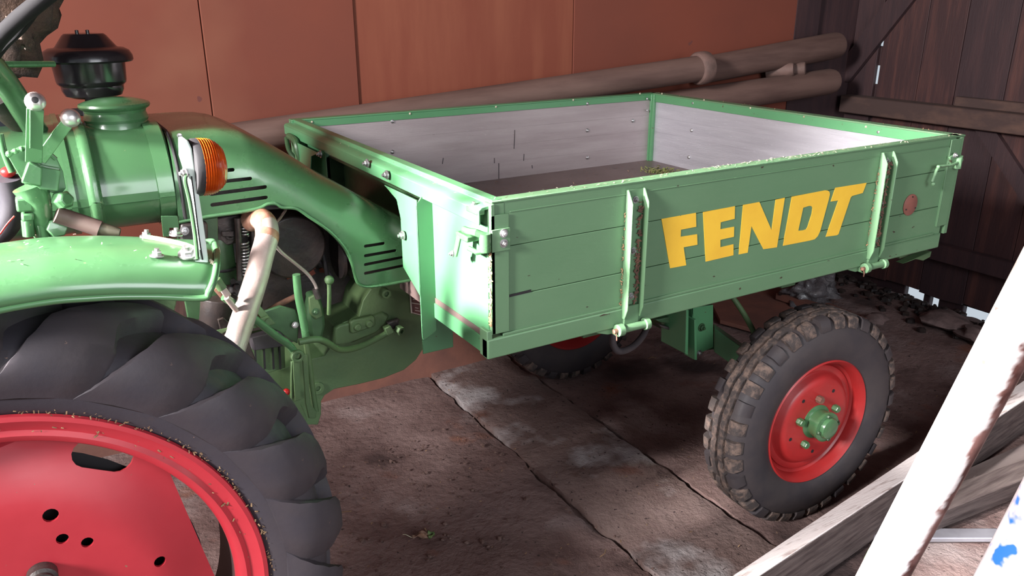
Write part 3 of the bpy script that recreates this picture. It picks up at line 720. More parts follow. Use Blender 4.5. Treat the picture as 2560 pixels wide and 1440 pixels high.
# ---- wheels
def wheel_group(name, label): return name
def front_wheel(cx, cy, cz, ang, sg, name_label):
    """sg=-1: the outer face looks to -y"""
    A = Vector((-math.sin(ang)*-sg*0 - 0, 0, 0))
    ax = Vector((math.sin(ang)*1.0, -math.cos(ang), 0))*(1 if sg < 0 else -1)   # outward
    c = Vector((cx, cy, cz)); R = .367
    # h along the outward axis, 0 = middle of the tyre
    prof = [(.205,.055),(.216,.068),(.235,.076),(.265,.083),(.300,.080),(.328,.070),(.345,.058),(.352,.045),(.354,.02),(.354,-.02),(.352,-.045),(.345,-.058),(.328,-.070),(.300,-.080),(.265,-.083),(.235,-.076),(.216,-.068),(.205,-.055),(.200,0)]
    ty = part('front_tyre', MB().lathe(prof, c, ax, n=96, closed=True), RUBF, label=name_label, sharp=50)
    e1 = ax.cross(Vector((0,0,1))).normalized(); e2 = ax.cross(e1)
    def pt(r, a, h): return c + ax*h + (e1*math.cos(a)+e2*math.sin(a))*r
    # two centre ribs with small notches (stuff-like relief, one mesh each)
    for h0 in (-.016, .016):
        mb = MB(); n = 150; vs = []
        for k in range(n):
            a = 2*PI*k/n; w = .0115; z = .0018*math.sin(k*.9)
            notch = (k % 10) == (0 if h0 < 0 else 5)
            ro = .3665 if not notch else .360
            vs += [pt(.350, a, h0-w+z), pt(ro, a, h0-w+.001+z), pt(ro, a, h0+w-.001+z), pt(.350, a, h0+w+z)]
        fs = []
        for k in range(n):
            i, j = k*4, ((k+1) % n)*4
            for q in range(3): fs.append((i+q, i+q+1, j+q+1, j+q))
        obj('tread_rib', mb.add(vs, fs), RUBMUD, ty, sharp=30)
    nb = 34
    proto = {}
    for s in (1, -1):
        for k in range(nb):
            a0 = 2*PI*(k+(.5 if s < 0 else 0))/nb; da = 2*PI/nb*.62
            mb = MB(); vs = []
            for a, sk in ((a0-da/2, 0), (a0-da/4, .5), (a0, .4), (a0+da/4, .9), (a0+da/2, 1)):
                o_ = .004*sk
                for r, h in ((.350,.0345),(.3655,.0355+o_*.7),(.3655,.056),(.358,.068),(.335,.0755),(.326,.0745),(.335,.060),(.348,.045)):
                    vs.append(pt(r, a, s*h))
            m_ = 8; fs = []
            for i in range(4):
                for j in range(m_): fs.append((i*m_+j, i*m_+(j+1) % m_, (i+1)*m_+(j+1) % m_, (i+1)*m_+j))
            fs.append(tuple(range(m_))); fs.append(tuple(range(4*m_, 5*m_))[::-1])
            if s*sg*-1 > 0 or True:
                obj('tread_block', mb.add(vs, fs), RUBMUD if (k*7+s) % 3 else RUBF, ty, sharp=40)
    rim = part('front_rim', MB().lathe([(.212,.072),(.219,.066),(.218,.060),(.207,.058),(.203,.052),(.202,.030),(.190,.022),(.187,.000),(.186,-.03),(.202,-.05),(.219,-.066),(.212,-.072),(.203,-.062),(.198,-.050),(.180,-.032),(.180,.002),(.184,.024),(.196,.032),(.198,.052),(.204,.062)], c, ax, n=72, closed=True), REDD, sharp=50)
    # dish
    disc = obj('wheel_disc', MB().lathe([(.186,.022),(.183,.030),(.172,.033),(.164,.030),(.158,.034),(.150,.048),(.140,.055),(.125,.057),(.085,.056),(.055,.057),(.055,.050),(.085,.049),(.14,.046),(.150,.030),(.18,.018)], c, ax, n=72, closed=True), REDD, rim, sharp=50)
    for k in range(5):
        a = 2*PI*k/5+.35
        obj('disc_hole', MB().lathe([(.0062,0),(.0062,.0006),(0,.0006)], pt(.113, a, .0572), ax, n=14), BLACKM, rim)
    hub = part('front_hub', MB().lathe([(0,.05),(.058,.05),(.058,.060),(.046,.064),(.046,.092),(.050,.094),(.050,.104),(.040,.107),(.036,.107),(.036,.112),(.033,.118),(.022,.121),(0,.122)], c, ax, n=40), GREENG, label='green wheel hub')
    for k in range(4):
        a = 2*PI*k/4+.15
        obj('hub_screw', MB().hexnut(pt(.0425, a, .106), .0065, .007, ax), GREEND, hub)
    for k in range(5):
        a = 2*PI*k/5+1.0
        obj('wheel_nut', MB().hexnut(pt(.083, a, .057), .0125, .020, ax), RUST if k == 3 else GREENG, hub)
    mb = MB().lathe([(0,-.05),(.05,-.05),(.05,.05),(0,.05)], c-ax*.03, ax, n=24)
    obj('brake_drum', mb, GREEND, hub)
    return ty
E_ = math.radians(3)
front_wheel(1.212, .076, .367, -E_, -1, 'near front tyre, muddy ribbed tread')
front_wheel(1.16, WD-.115, .367, -E_, 1, 'far front tyre in the shade under the bed')

# rear wheel
RC = Vector((-.995, .03, .615)); RR = .61
ax = Vector((0, -1, 0))
TPR = [(.430,.105),(.432,.118),(.445,.128),(.470,.140),(.500,.146),(.526,.142),(.546,.130),(.558,.112),(.563,.096),(.570,.05),(.572,0)]
tyre_prof = TPR + [(r, -h) for r, h in reversed(TPR[:-1])] + [(.42, 0)]
rt_ = part('rear_tyre', MB().lathe(tyre_prof, RC, ax, n=128, closed=True), RUBBER, label='near rear tyre, black with deep curved lugs', sharp=60)
def rpt(r, a, h): return RC + Vector((math.cos(a)*r, -h, math.sin(a)*r))
def prof_at(t):
    """t 0 = crown middle, 1 = low on the sidewall: (r, h)"""
    pr = [(.572,0),(.570,.05),(.563,.096),(.558,.112),(.546,.130),(.526,.142),(.500,.146),(.468,.1395)]
    L_ = [0]
    for i in range(1, len(pr)): L_.append(L_[-1]+math.hypot(pr[i][0]-pr[i-1][0], pr[i][1]-pr[i-1][1]))
    d = t*L_[-1]
    for i in range(1, len(pr)):
        if d <= L_[i]+1e-9:
            f = (d-L_[i-1])/(L_[i]-L_[i-1]); r = pr[i-1][0]+(pr[i][0]-pr[i-1][0])*f; h = pr[i-1][1]+(pr[i][1]-pr[i-1][1])*f
            tr, th = pr[i][0]-pr[i-1][0], pr[i][1]-pr[i-1][1]; q = math.hypot(tr, th)
            return r, h, th/q, -tr/q
    return pr[-1][0], pr[-1][1], 0, 1
NL = 22
for s in (1, -1):
    proto = None
    for k in range(NL):
        a0 = 2*PI*(k+(.5 if s < 0 else 0))/NL+.07
        if proto is not None:
            o = proto.copy(); COL.objects.link(o)
            o.matrix_local = Matrix.Translation(RC) @ Matrix.Rotation(-(a0-first), 4, 'Y') @ Matrix.Translation(-RC)
            continue
        first = a0
        mb = MB(); vs = []; n = 18; m_ = 8
        for i in range(n+1):
            t = i/n
            r, h, nr, nh = prof_at(-.02+t*1.0 if t > .02 else 0)
            # sweep: lug runs diagonally over the tread and then straight down the sidewall
            a = a0 - .20*(1-min(1, t/.45))**1.1 + .13*max(0, t-.45)/.55
            H = .040*(1 if t < .42 else max(0.03, 1-((t-.42)/.58)**.9))
            wt = .020 + .022*min(1, t/.4) + (.026*max(0, t-.4)/.6)
            wb = wt+.010
            def q(off, up): 
                ra = r+nr*up; return rpt(ra, a+off/r, s*(h+nh*up))
            sl_ = max(0, min(1, (t-.38)/.25)); ws = wt+.020*sl_
            vs += [q(-ws-.010, -.004), q(-ws, H*(.75-.42*sl_)), q(-wt*.55, H*(.97-.17*sl_)), q(wt*.1, H*(1-.03*sl_)), q(wt*.78, H), q(wt*.98, H*.88), q(wt+.004, -.004), q(0, -.006)]
        fs = []
        for i in range(n):
            for j in range(m_): fs.append((i*m_+j, i*m_+(j+1) % m_, (i+1)*m_+(j+1) % m_, (i+1)*m_+j))
        fs.append(tuple(range(m_))); fs.append(tuple(range(n*m_, (n+1)*m_))[::-1])
        proto = obj('tyre_lug', mb.add(vs, fs), RUBBER, rt_, sharp=42)
# rim: flange ring with grooves
ry = .12
rp = [(.415,.120),(.428,.132),(.436,.131),(.438,.124),(.430,.117),(.418,.113),(.412,.106),(.404,.108),(.398,.112),(.390,.106),(.386,.094),(.380,.094),(.381,.104),(.388,.116),(.398,.121),(.406,.116)]
rr = part('rear_rim', MB().lathe(rp, RC, ax, n=128, closed=True), RED, sharp=45, label='near rear rim, glossy red')
obj('rim_barrel', MB().lathe([(.386,.095),(.388,-.06),(.400,-.09),(.430,-.12),(.430,-.128),(.396,-.098),(.383,-.06),(.3815,.095)], RC, ax, n=96, closed=True), mat('dark_rim_barrel', (.06,.025,.024), .7), rr, label='dark brown inside of the rim')  # barrel coloured darker than the red flange ring
# dished disc with straight cut sides, slots and holes
def cdt_plate(outer, holes, sp, fn):
    """outer/holes: 2-D loops; returns verts, tris with interior points"""
    pts = []; edges = []
    def dens(l, s):
        o = []
        for i in range(len(l)):
            a = Vector(l[i]); b = Vector(l[(i+1) % len(l)]); k = max(1, int((b-a).length/s))
            for j in range(k): o.append(a+(b-a)*j/k)
        return o
    loops = [dens(l, sp) for l in [outer]+holes]
    for l in loops:
        n = len(pts); pts += l
        for i in range(len(l)): edges.append((n+i, n+(i+1) % len(l)))
    def inside(p, l):
        c = False; j = len(l)-1
        for i in range(len(l)):
            if (l[i].y > p.y) != (l[j].y > p.y) and p.x < (l[j].x-l[i].x)*(p.y-l[i].y)/(l[j].y-l[i].y)+l[i].x: c = not c
            j = i
        return c
    xs = [p.x for p in loops[0]]; ys_ = [p.y for p in loops[0]]
    y = min(ys_)+sp/2
    row = 0
    while y < max(ys_):
        x = min(xs)+sp/2+(sp/2 if row % 2 else 0)
        while x < max(xs):
            p = Vector((x, y))
            if inside(p, loops[0]) and not any(inside(p, h) for h in loops[1:]):
                if min((p-q).length for l in loops for q in l) > sp*.45: pts.append(p)
            x += sp
        y += sp*.87; row += 1
    v, e, f, *_ = delaunay_2d_cdt(pts, edges, [], 0, 1e-6)
    fs = []
    for t in f:
        c = sum((v[i] for i in t), Vector((0, 0)))/len(t)
        if inside(c, loops[0]) and not any(inside(c, h) for h in loops[1:]): fs.append(tuple(t))
    return [fn(p) for p in v], fs
YD = RC.y-.075
def ang_of(px, py, y=YD):
    p = PY(px, py, y); return math.atan2(p.z-RC.z, p.x-RC.x)
a1 = ang_of(440, 1130); a2 = ang_of(115, 1068)
half = (a2-a1)/2; mid = (a1+a2)/2
outer = []
for q in range(4):
    for i in range(9):
        a = mid + q*PI/2 - half + 2*half*i/8; outer.append((math.cos(a)*.383, math.sin(a)*.383))
holes = []
def px2d(px, py):
    p = PY(px, py, YD-.01); return Vector((p.x-RC.x, p.z-RC.z))
def circ2(c, r, n=14): return [(c[0]+math.cos(2*PI*i/n)*r, c[1]+math.sin(2*PI*i/n)*r) for i in range(n)]
sl = px2d(260, 1151); se = px2d(335, 1163); sdir = (px2d(300, 1157)-px2d(220, 1144)).normalized()
hl = (px2d(338, 1163)-px2d(184, 1140)).length/2; hw = .0235
def capsule(c, d, hl, hw, n=7):
    nn = Vector((-d.y, d.x)); o = []
    for i in range(n+1):
        a = -PI/2+PI*i/n; o.append(c+d*(hl-hw)+d*math.cos(a)*hw+nn*math.sin(a)*hw)
    for i in range(n+1):
        a = PI/2+PI*i/n; o.append(c-d*(hl-hw)+d*math.cos(a)*hw+nn*math.sin(a)*hw)
    return [tuple(v) for v in o]
def rot2(v, a): return Vector((v[0]*math.cos(a)-v[1]*math.sin(a), v[0]*math.sin(a)+v[1]*math.cos(a)))
for q in (0, 1, 2, 3): holes.append(capsule(rot2(sl, q*PI/2), rot2(sdir, q*PI/2), hl, hw))
for px, py, r in ((126,1280,.0125),(155,1338,.0100),(217,1347,.0100),(398,1397,.0105)):
    holes.append(circ2(px2d(px, py), r))
def dish(p):
    r = p.length
    f = max(0, min(1, (r-.24)/.13)); f = f*f*(3-2*f)
    y = YD-.022 + f*.030
    return Vector((RC.x+p.x, y, RC.z+p.y))
vs, fs = cdt_plate(outer, holes, .017, dish)
mb = MB().add(vs, fs)
dk = obj('wheel_disc', mb, RED, rr, sharp=50, thick=.006)
c = px2d(105, 1425)
obj('wheel_stud', MB().lathe([(0,0),(.024,0),(.024,.02),(.019,.024),(.019,.030),(.010,.030),(.010,.024),(0,.024)], (RC.x+c.x, YD-.022, RC.z+c.y), ax, n=24), GREYIRON, rr)
obj('brake_drum', MB().lathe([(0,.02),(.17,.02),(.19,0),(.19,-.10),(0,-.10)], RC, ax, n=40), BLACKM, rr)
obj('slot_backing', MB().lathe([(0,0),(.330,0),(.335,.01),(0,.012)], RC+Vector((0,-.030,0)), ax, n=48), BLACKM, rr)  # black disc added so the wheel slots and holes look dark
obj('half_shaft', MB().lathe([(0,0),(.07,0),(.07,.6),(0,.6)], RC+Vector((0,.1,0)), (0,1,0), n=20), GREEND, rr)
def fseam():
    a = random.uniform(-.4, 2.2); r = .441+random.uniform(-.003, .007)
    return rpt(r, a, .1305+random.uniform(-.003, .002)), (0, -1, 0)
fl = flakes('grass_debris', 240, fseam, CLIP, 'brown chaff caught between the red rim and the tyre', s=(.002, .0065), parent=rt_)
def frim():
    a = random.uniform(-.3, 2.0); return rpt(random.choice((.405,.412,.420)), a, .1185), (0, -1, 0)
flakes('rim_chaff', 70, frim, CLIP, 'chaff in the rim groove', s=(.003, .009), parent=rr)

# ---- rear fender: rolled sheet over the wheel
YO = -.145
fprof = [(YO+.004,.063),(YO-.004,.059),(YO-.006,.047),(YO+.003,.029),(YO+.020,.013),(YO+.050,.003),(YO+.085,0),(.02,.006),(.07,.017),(.11,.029),(.135,.039),(.155,.051),(.162,.066)]
flow = [(PY(a, b, YO).x, PY(a, b, YO).z) for a, b in ((-420,905),(-250,838),(-120,800),(0,769),(130,747),(220,740),(300,736),(400,736),(470,738),(525,738))]
def zlow(x):
    if x <= flow[0][0]: return flow[0][1]
    for (x0, z0), (x1, z1) in zip(flow, flow[1:]):
        if x <= x1: return z0+(z1-z0)*(x-x0)/(x1-x0)
    (x0, z0), (x1, z1) = flow[-2], flow[-1]; return z1+(z1-z0)*(x-x1)/(x1-x0)
endpx = [(492,742),(506,741),(523,735),(538,723),(546,708),(549,692),(548,676),(541,658),(529,643),(516,628),(507,618),(498,608),(494,604)]
xends = [PY(px, py, y).x for (px, py), (y, d) in zip(endpx, fprof)]
def ztop(x): return zlow(x)+.059
def fz(x, y):
    pr = fprof[4:]
    for (y0, d0), (y1, d1) in zip(pr, pr[1:]):
        if y <= y1: return ztop(x)-(d0+(d1-d0)*max(0, y-y0)/(y1-y0))
    return ztop(x)-pr[-1][1]
def fender():
    mb = MB(); vs = []; n = 44; m_ = len(fprof); X0 = flow[0][0]
    for i in range(n+1):
        u = i/n; u = 1-(1-u)**1.3
        for (y, d), xe in zip(fprof, xends):
            x = X0+(xe-X0)*u
            vs.append((x, y, ztop(x)-d-.004*max(0, (i-n+3)/3)))
    fs = []
    for i in range(n):
        for j in range(m_-1): fs.append((i*m_+j, i*m_+j+1, (i+1)*m_+j+1, (i+1)*m_+j))
    return mb.add(vs, fs)
fn = part('rear_fender', fender(), GREENG, sharp=60, label='rounded glossy green fender over the rear tyre')
md = fn.modifiers.new('s', 'SOLIDIFY'); md.thickness = .003
md = fn.modifiers.new('b', 'SUBSURF'); md.levels = 1; md.render_levels = 1
edge = [Vector((x, YO+.001, z-.004)) for x, z in flow if x < xends[0]-.03]
end = [Vector((xe, y-.002, ztop(xe)-d-.003)) for (y, d), xe in list(zip(fprof, xends))[1:-1]]
obj('rolled_edge', MB().tube(edge+end, .0058, n=12, sub=4), GREENG, fn)
# reinforcement strip and bolts on the fender top
def on_f(px, py):
    d = ((px-1280)*RT - (py-720)*UP + F*FW).normalized()
    for k in range(900, 2600):
        q = CAM + d*(k*.001)
        if YO+.03 < q.y < .17 and q.z <= fz(q.x, q.y)+.001: return q
        if q.y > .17: break
    return PY(px, py, 0)
strip = [on_f(p, q) for p, q in ((362,594),(420,604),(480,620),(515,650))]
obj('edge_strip', MB().tube(strip, .006, n=4, sub=3), GREENC, fn)
for (p, q) in ((366,592),(392,640),(440,588)):
    c = on_f(p, q); nr = Vector((.15, 0, 1)); obj('bolt', MB().bolt(c, .0075, nr), STEEL, fn)
# bracket with amber indicator
foot0, foot1 = on_f(455, 650), on_f(522, 662)
ybk = foot1.y
bp = lambda x, y: PY(x, y, ybk)
brk = part('indicator_bracket', MB().prism([[bp(457,352), bp(470,350), bp(480,372), bp(490,430), bp(500,500), bp(512,580), bp(520,640), bp(522,662), bp(514,668), bp(468,662), bp(462,655), bp(500,652), bp(494,600), bp(484,520), bp(472,440), bp(459,400)],
                   ], (0, .045, 0)), CHROME, bev=.0025, label='pale green upright bracket of the amber lamp')
obj('bracket_bead', MB().tube([bp(468,432)-Vector((0,.004,0)), bp(462,450)-Vector((0,.004,0)), bp(474,505)-Vector((0,.004,0)), bp(487,590)-Vector((0,.004,0)), bp(492,645)-Vector((0,.004,0))], .0035, n=8, sub=4), GREEND, brk)
obj('bracket_groove', MB().tube([bp(478,440)-Vector((0,.003,0)), bp(488,520)-Vector((0,.003,0)), bp(498,600)-Vector((0,.003,0)), bp(506,648)-Vector((0,.003,0))], .0011, n=8, sub=4), BLACKM, brk)
c = bp(471,640)+Vector((0,.01,0)); obj('bolt', MB().bolt(c, .010, (0,-.4,1)), STEEL, brk)
axl = Vector((.995, .06, -.06)).normalized(); c = PY(478, 419, ybk+.022)
lam = part('indicator_lamp', MB().lathe([(0,0),(.044,0),(.046,.004),(.046,.012),(0,.012)], c, axl, n=32), BLACKM)
pr = [(.045,.010)]
for i in range(10):
    h = .012+i*.0038; q_ = 1-.40*(i/10)**3.2; pr += [(.0462*q_, h), (.0430*q_, h+.0019)]
pr += [(.018,.052),(0,.053)]
obj('amber_lens', MB().lathe(pr, c, axl, n=40), AMBER, lam, sharp=25, label='ribbed amber lens')
obj('bolt', MB().bolt(bp(464,432)-Vector((0,.0,0)), .006, (-1,-.3,0)), STEEL, brk)

# ---- fuel tank
YS, YE = .45, 1.01       # side planes of tank and cowl
def ring_tank(x, grow=0.0, z0=1.165, z1=None, n=9, rt=.15, rb=.09):
    z1 = z1 or ZTK
    pts = []
    y0, y1 = YS-grow, YE+grow; z0 = z0-grow; z1 = z1+grow
    for cx, cz, r, a in ((y1-rt, z1-rt, rt, 0), (y0+rt, z1-rt, rt, 90), (y0+rb, z0+rb, rb, 180), (y1-rb, z0+rb, rb, 270)):
        for k in range(n):
            t = math.radians(a+90*k/(n-1)); pts.append(Vector((x, cx+math.cos(t)*r, cz+math.sin(t)*r)))
    return pts
ZTK = PY(380, 276, .86).z+.004
def loft(rings):
    mb = MB(); m_ = len(rings[0]); vs = [p for r in rings for p in r]; fs = []
    for i in range(len(rings)-1):
        for j in range(m_): fs.append((i*m_+j, i*m_+(j+1) % m_, (i+1)*m_+(j+1) % m_, (i+1)*m_+j))
    fs.append(tuple(range(m_))); fs.append(tuple(range((len(rings)-1)*m_, len(rings)*m_))[::-1])
    return mb.add(vs, fs)
XT1 = PY(443, 400, YS).x; XT0 = -1.05
xr = PY(222, 420, YS).x
rg = []
for x, g in ((XT0, -.03), (XT0+.008, -.01), (XT0+.03, 0), (xr-.03, 0), (xr-.012, .001), (xr-.006, .008), (xr+.002, .010), (xr+.010, .008), (xr+.016, 0), (XT1-.03, 0), (XT1-.010, -.004), (XT1-.003, -.015), (XT1, -.04)):
    rg.append(ring_tank(x, g))
tank = part('fuel_tank', loft(rg), GREENG, sharp=40, label='rounded green fuel tank')
def strap(x0, x1, g=.004):
    inn = [ring_tank(x, .001) for x in (x0, x1)]; out = [ring_tank(x, g) for x in (x0, x1)]
    mb = MB(); m_ = len(inn[0]); vs = [p for r in (inn[0], out[0], out[1], inn[1]) for p in r]; fs = []
    for i in range(4):
        for j in range(m_): fs.append((i*m_+j, i*m_+(j+1) % m_, ((i+1) % 4)*m_+(j+1) % m_, ((i+1) % 4)*m_+j))
    return mb.add(vs, fs)
xs0, xs1 = PY(388, 420, YS).x, PY(428, 420, YS).x
obj('tank_strap', strap(xs0, xs1), GREENG, tank, label='flat strap round the tank')
xs0, xs1 = PY(160, 420, YS).x, PY(176, 420, YS).x
obj('tank_strap', strap(xs0, xs1, .003), GREENG, tank)
obj('strap_end', MB().px([(403,540),(444,540),(452,592),(440,592),(434,570),(424,570),(424,592),(408,592)], YS-.004, .006), GREENG, tank, bev=.001)
# filler neck and cap
cc = PY(292, 300, .62); zc0 = ZTK
obj('filler_neck', MB().lathe([(.066,-.03),(.066,.004),(.062,.010),(.062,.020)], (cc.x, .62, zc0), (0,0,1), n=40), GREENG, tank)
cap = part('filler_cap', MB().lathe([(.060,.008),(.066,.006),(.069,.012),(.066,.020),(.064,.026),(.066,.032),(.073,.036),(.076,.041),(.074,.046),(.064,.050),(.040,.056),(0,.059)], (cc.x, .62, zc0), (0,0,1), n=48), GREENG, label='round green filler cap')
# air cleaner
ya = .74
xa = PY(222, 160, ya).x
zz = lambda py: PY(222, py, ya).z
ra = (PY(335,140,ya)-PY(101,140,ya)).length/2
rbw = (PY(318,180,ya)-PY(127,180,ya)).length/2
z_b = zz(238); z_l = zz(143)
air = part('air_cleaner', MB().lathe([(0,z_b-.006-z_b),(rbw*.55,-.006),(rbw*.76,0),(rbw*.83,.012),(rbw*.84,.022),(rbw*.92,.028),(rbw*.94,.034),(rbw,z_l-z_b+.01),(0,z_l-z_b+.01)], (xa, ya, z_b), (0,0,1), n=56), BLACKG, label='gloss black air cleaner bowl')
obj('lid', MB().lathe([(rbw*.9,-.004),(ra*.97,-.010),(ra,-.006),(ra*.99,.004),(ra*.93,.015),(ra*.82,.021),(ra*.70,.022),(ra*.66,.025),(ra*.48,.049),(ra*.43,.053),(0,.055)], (xa, ya, z_l), (0,0,1), n=56), BLACKG, air, label='domed gloss black lid')
for dx in (-.014, .008): obj('lid_lug', MB().lathe([(.004,0),(.004,.008),(0,.009)], (xa+dx, ya-.01, z_l+.053), (0,0,1), n=10), BLACKG, air)
obj('intake_stem', MB().tube([(xa, ya, z_b), (xa, ya, ZTK-.02)], .022, n=20), BLACKM, air)
obj('clamp', MB().lathe([(.022,0),(.030,0),(.030,.018),(.022,.018)], (xa-.01, ya-.01, ZTK+.010), (0,0,1), n=20, closed=True).box((xa-.06, ya-.03, ZTK+.012), (xa-.03, ya, ZTK+.026)), BLACKM, air)

# ---- engine cowl: sheet with a cut-away lower edge and slots
cpx = [(425,283),(470,281),(520,287),(560,303),(600,323),(650,352),(700,385),(760,415),(800,437),(872,474),(940,516),(997,553),(1030,575)]
RC_ = .11; YF = YE-RC_+.02
cz = [(PY(a, b, YF).x, PY(a, b, YF).z+.004) for a, b in cpx]
def zcrest(x):
    if x <= cz[0][0]: return cz[0][1]
    for (x0, z0), (x1, z1) in zip(cz, cz[1:]):
        if x <= x1: return z0+(z1-z0)*(x-x0)/(x1-x0)
    (x0, z0), (x1, z1) = cz[-2], cz[-1]; return z1+(z1-z0)*(x-x1)/(x1-x0)
ym = (YS+YE)/2; flat = ym-(YS+RC_)
xl = PY(450, 420, YS).x; xrr = .035
def p2(px, py): 
    p = PY(px, py, YS); return (p.x, p.z)
low = [p2(*q) for q in ((447,555),(520,541),(600,530),(648,520),(668,510),(690,509),(705,518),(740,521),(770,540),(820,575),(858,615),(878,655),(887,690),(896,708),(915,716),(960,712),(1010,703),(1045,698))]
top = []
nx = 26
for i in range(nx+1):
    x = xrr+(xl-xrr)*i/nx; top.append((x, zcrest(x)-RC_+RC_*PI/2+flat))
outer = [q for q in low if q[0] < xrr] + [(xrr, low[-1][1])] + top
obj('shroud', MB().px([(470,330),(560,330),(700,440),(850,540),(960,620),(1005,660),(1005,690),(905,690),(880,640),(820,575),(740,505),(470,540)], YS+.07, .004), DARKOIL, eng_later, label='dark sheet added behind the slots') if False else None
def cap_px(a, b, w):
    A_, B_ = Vector(p2(*a)), Vector(p2(*b)); c_ = (A_+B_)/2; d_ = (B_-A_).normalized(); return capsule(c_, d_, (B_-A_).length/2, w, 5)
hl_ = [cap_px((500,433),(588,424),.0042), cap_px((510,459),(631,446),.0042), cap_px((524,486),(668,467),.0045), cap_px((526,513),(670,493),.0045),
       cap_px((910,616),(963,608),.0040), cap_px((910,640),(992,626),.0040), cap_px((910,662),(1008,643),.0040), cap_px((910,684),(1010,664),.0040)]
def cmap(p):
    x, t = p.x, p.y; zc = zcrest(x); b_ = zc-RC_
    if t <= b_: return Vector((x, YS, t))
    s_ = t-b_
    if s_ <= RC_*PI/2:
        a = s_/RC_; return Vector((x, YS+RC_-math.cos(a)*RC_, b_+math.sin(a)*RC_))
    return Vector((x, YS+RC_+(s_-RC_*PI/2), zc))
vs, fs = cdt_plate(outer, hl_, .017, cmap)
mb = MB().add(vs, fs)
vs2, fs2 = cdt_plate(outer, [], .03, lambda p: (lambda q: Vector((q.x, 2*ym-q.y, q.z)))(cmap(p)))
mb.add(vs2, fs2)
cowl = part('engine_cowl', mb, GREENG, sharp=50, thick=.003, label='sloping green engine cowl with slots')
obj('cowl_edge_bead', MB().tube([Vector((a, YS-.002, b)) for a, b in low], .0042, n=8, sub=3), GREENG, cowl)
obj('rivet', MB().lathe([(.0058,0),(.005,.002),(0,.003)], PY(449,339,YS), (0,-1,0), n=14), STEEL, cowl)
obj('gap_shade', MB().tube([cmap(Vector((xl-.004, t))) for t in [PY(447,555,YS).z+i*.02 for i in range(12)]+[zcrest(xl)-RC_+RC_*PI/2*k/6 for k in range(7)]+[zcrest(xl)-RC_+RC_*PI/2+flat*k/3 for k in (1,2,3,4,5)]], .0042, n=8), BLACKM, cowl, label='black strip standing in for the dark gap between tank and cowl')  # black strip put in as the shaded gap between tank and cowl

# ---- engine block and frame behind the cowl
obj('gap_backing', MB().px([(462,400),(560,385),(690,455),(850,560),(960,600),(1008,630),(1008,692),(905,705),(890,680),(830,585),(740,520),(470,535)], YS+.05, .004), DARKOIL, cowl)  # dark sheet added inside the cowl so its slots look dark
eng = part('engine_block', MB().px([(455,560),(900,560),(890,700),(915,860),(820,900),(640,950),(470,860)], .66, .30), DARKOIL, bev=.01, label='oily black engine block')
cast = part('front_frame_casting', MB().px([(1080,690),(1010,700),(960,716),(928,722),(908,752),(898,792),(858,806),(838,818),(832,862),(812,890),(745,905),(700,925),(640,930),(640,970),(690,990),(718,1004),(742,1030),(758,1062),(795,1062),(803,1035),(803,1003),(812,988),(835,973),(900,960),(960,945),(1010,925),(1040,900),(1058,872),(1066,840),(1080,800)], .52, .34), GREENC, bev=.028, seg=4, label='dusty green cast front frame')
def e(name, mb, m, bev=.002, parent=None, **k): return obj(name, mb, m, parent or eng, bev=bev, **k)
cpl = MB().px([(876,806),(884,800),(932,790),(939,794),(940,812),(934,818),(884,835),(877,832)], .50, .02)
e('cover_plate', cpl, GREENC, .004, cast)
e('bolt', MB().lathe([(.010,0),(.010,.008),(.008,.010),(0,.010)], PY(893,817,.50), (0,-1,0), n=16), GREENC, .001, cast)
e('bolt', MB().lathe([(.010,0),(.010,.008),(.008,.010),(0,.010)], PY(922,809,.50), (0,-1,0), n=16), GREENC, .001, cast)
e('cast_flange', MB().px([(835,822),(850,812),(905,800),(958,780),(975,790),(965,810),(940,834),(890,855),(845,862),(832,862)], .512, .02), GREENC, .006, cast)
e('boss', MB().lathe([(.013,-.0),(.013,.03),(.007,.03),(.007,.02),(0,.02)], PY(957,728,.52), (0,-1,0), n=20), GREENC, .001, cast)
e('boss', MB().lathe([(.018,-.01),(.018,.006),(.007,.006),(.007,-.004),(0,-.004)], PY(794,970,.52), (0,-1,0), n=20), GREENC, .001, cast)
e('red_plug', MB().ball(PY(716,980,.50), .010, 12), REDCAP, 0, cast)
e('type_plate', MB().px([(1024,731),(1052,738),(1055,790),(1028,783)], .515, .003), PLATE, 0, cast)
for q in ([(1026,734),(1050,741),(1050,743),(1026,736)], [(1027,756),(1052,760),(1052,762),(1027,758)], [(1029,780),(1054,787),(1054,789),(1029,782)], [(1024,731),(1027,732),(1031,783),(1028,783)]):
    e('plate_border', MB().px(q, .513, .002), PLATEW, 0, cast)
for (x, y, w) in ((1032,742,10),(1033,747,14),(1038,768,8),(1038,775,12)):
    e('plate_print', MB().px([(x,y),(x+w,y+2),(x+w,y+4),(x,y+2)], .513, .001), PLATEW, 0, cast)
# bent tube with nut in front of the casting
e('bent_tube', MB().tpx([(747,855,.36),(790,848,.36),(815,855,.37),(850,874,.40),(895,868,.45),(945,845,.48),(975,828,.49)], .0085), GREENC, 0, cast)
e('tube_clamp', MB().px([(962,822),(978,815),(986,832),(970,840)], .475, .02), GREENC, .002, cast)
e('tube_end', MB().lathe([(0,0),(.013,0),(.013,.022),(.006,.022),(.006,.010),(0,.010)], PY(994,822,.49), (.2,-1,-.1), n=6), GREENC, .001, cast)
e('tube_end', MB().px([(970,808),(1000,798),(996,820),(978,826)], .495, .02), DARKOIL, .003, cast)
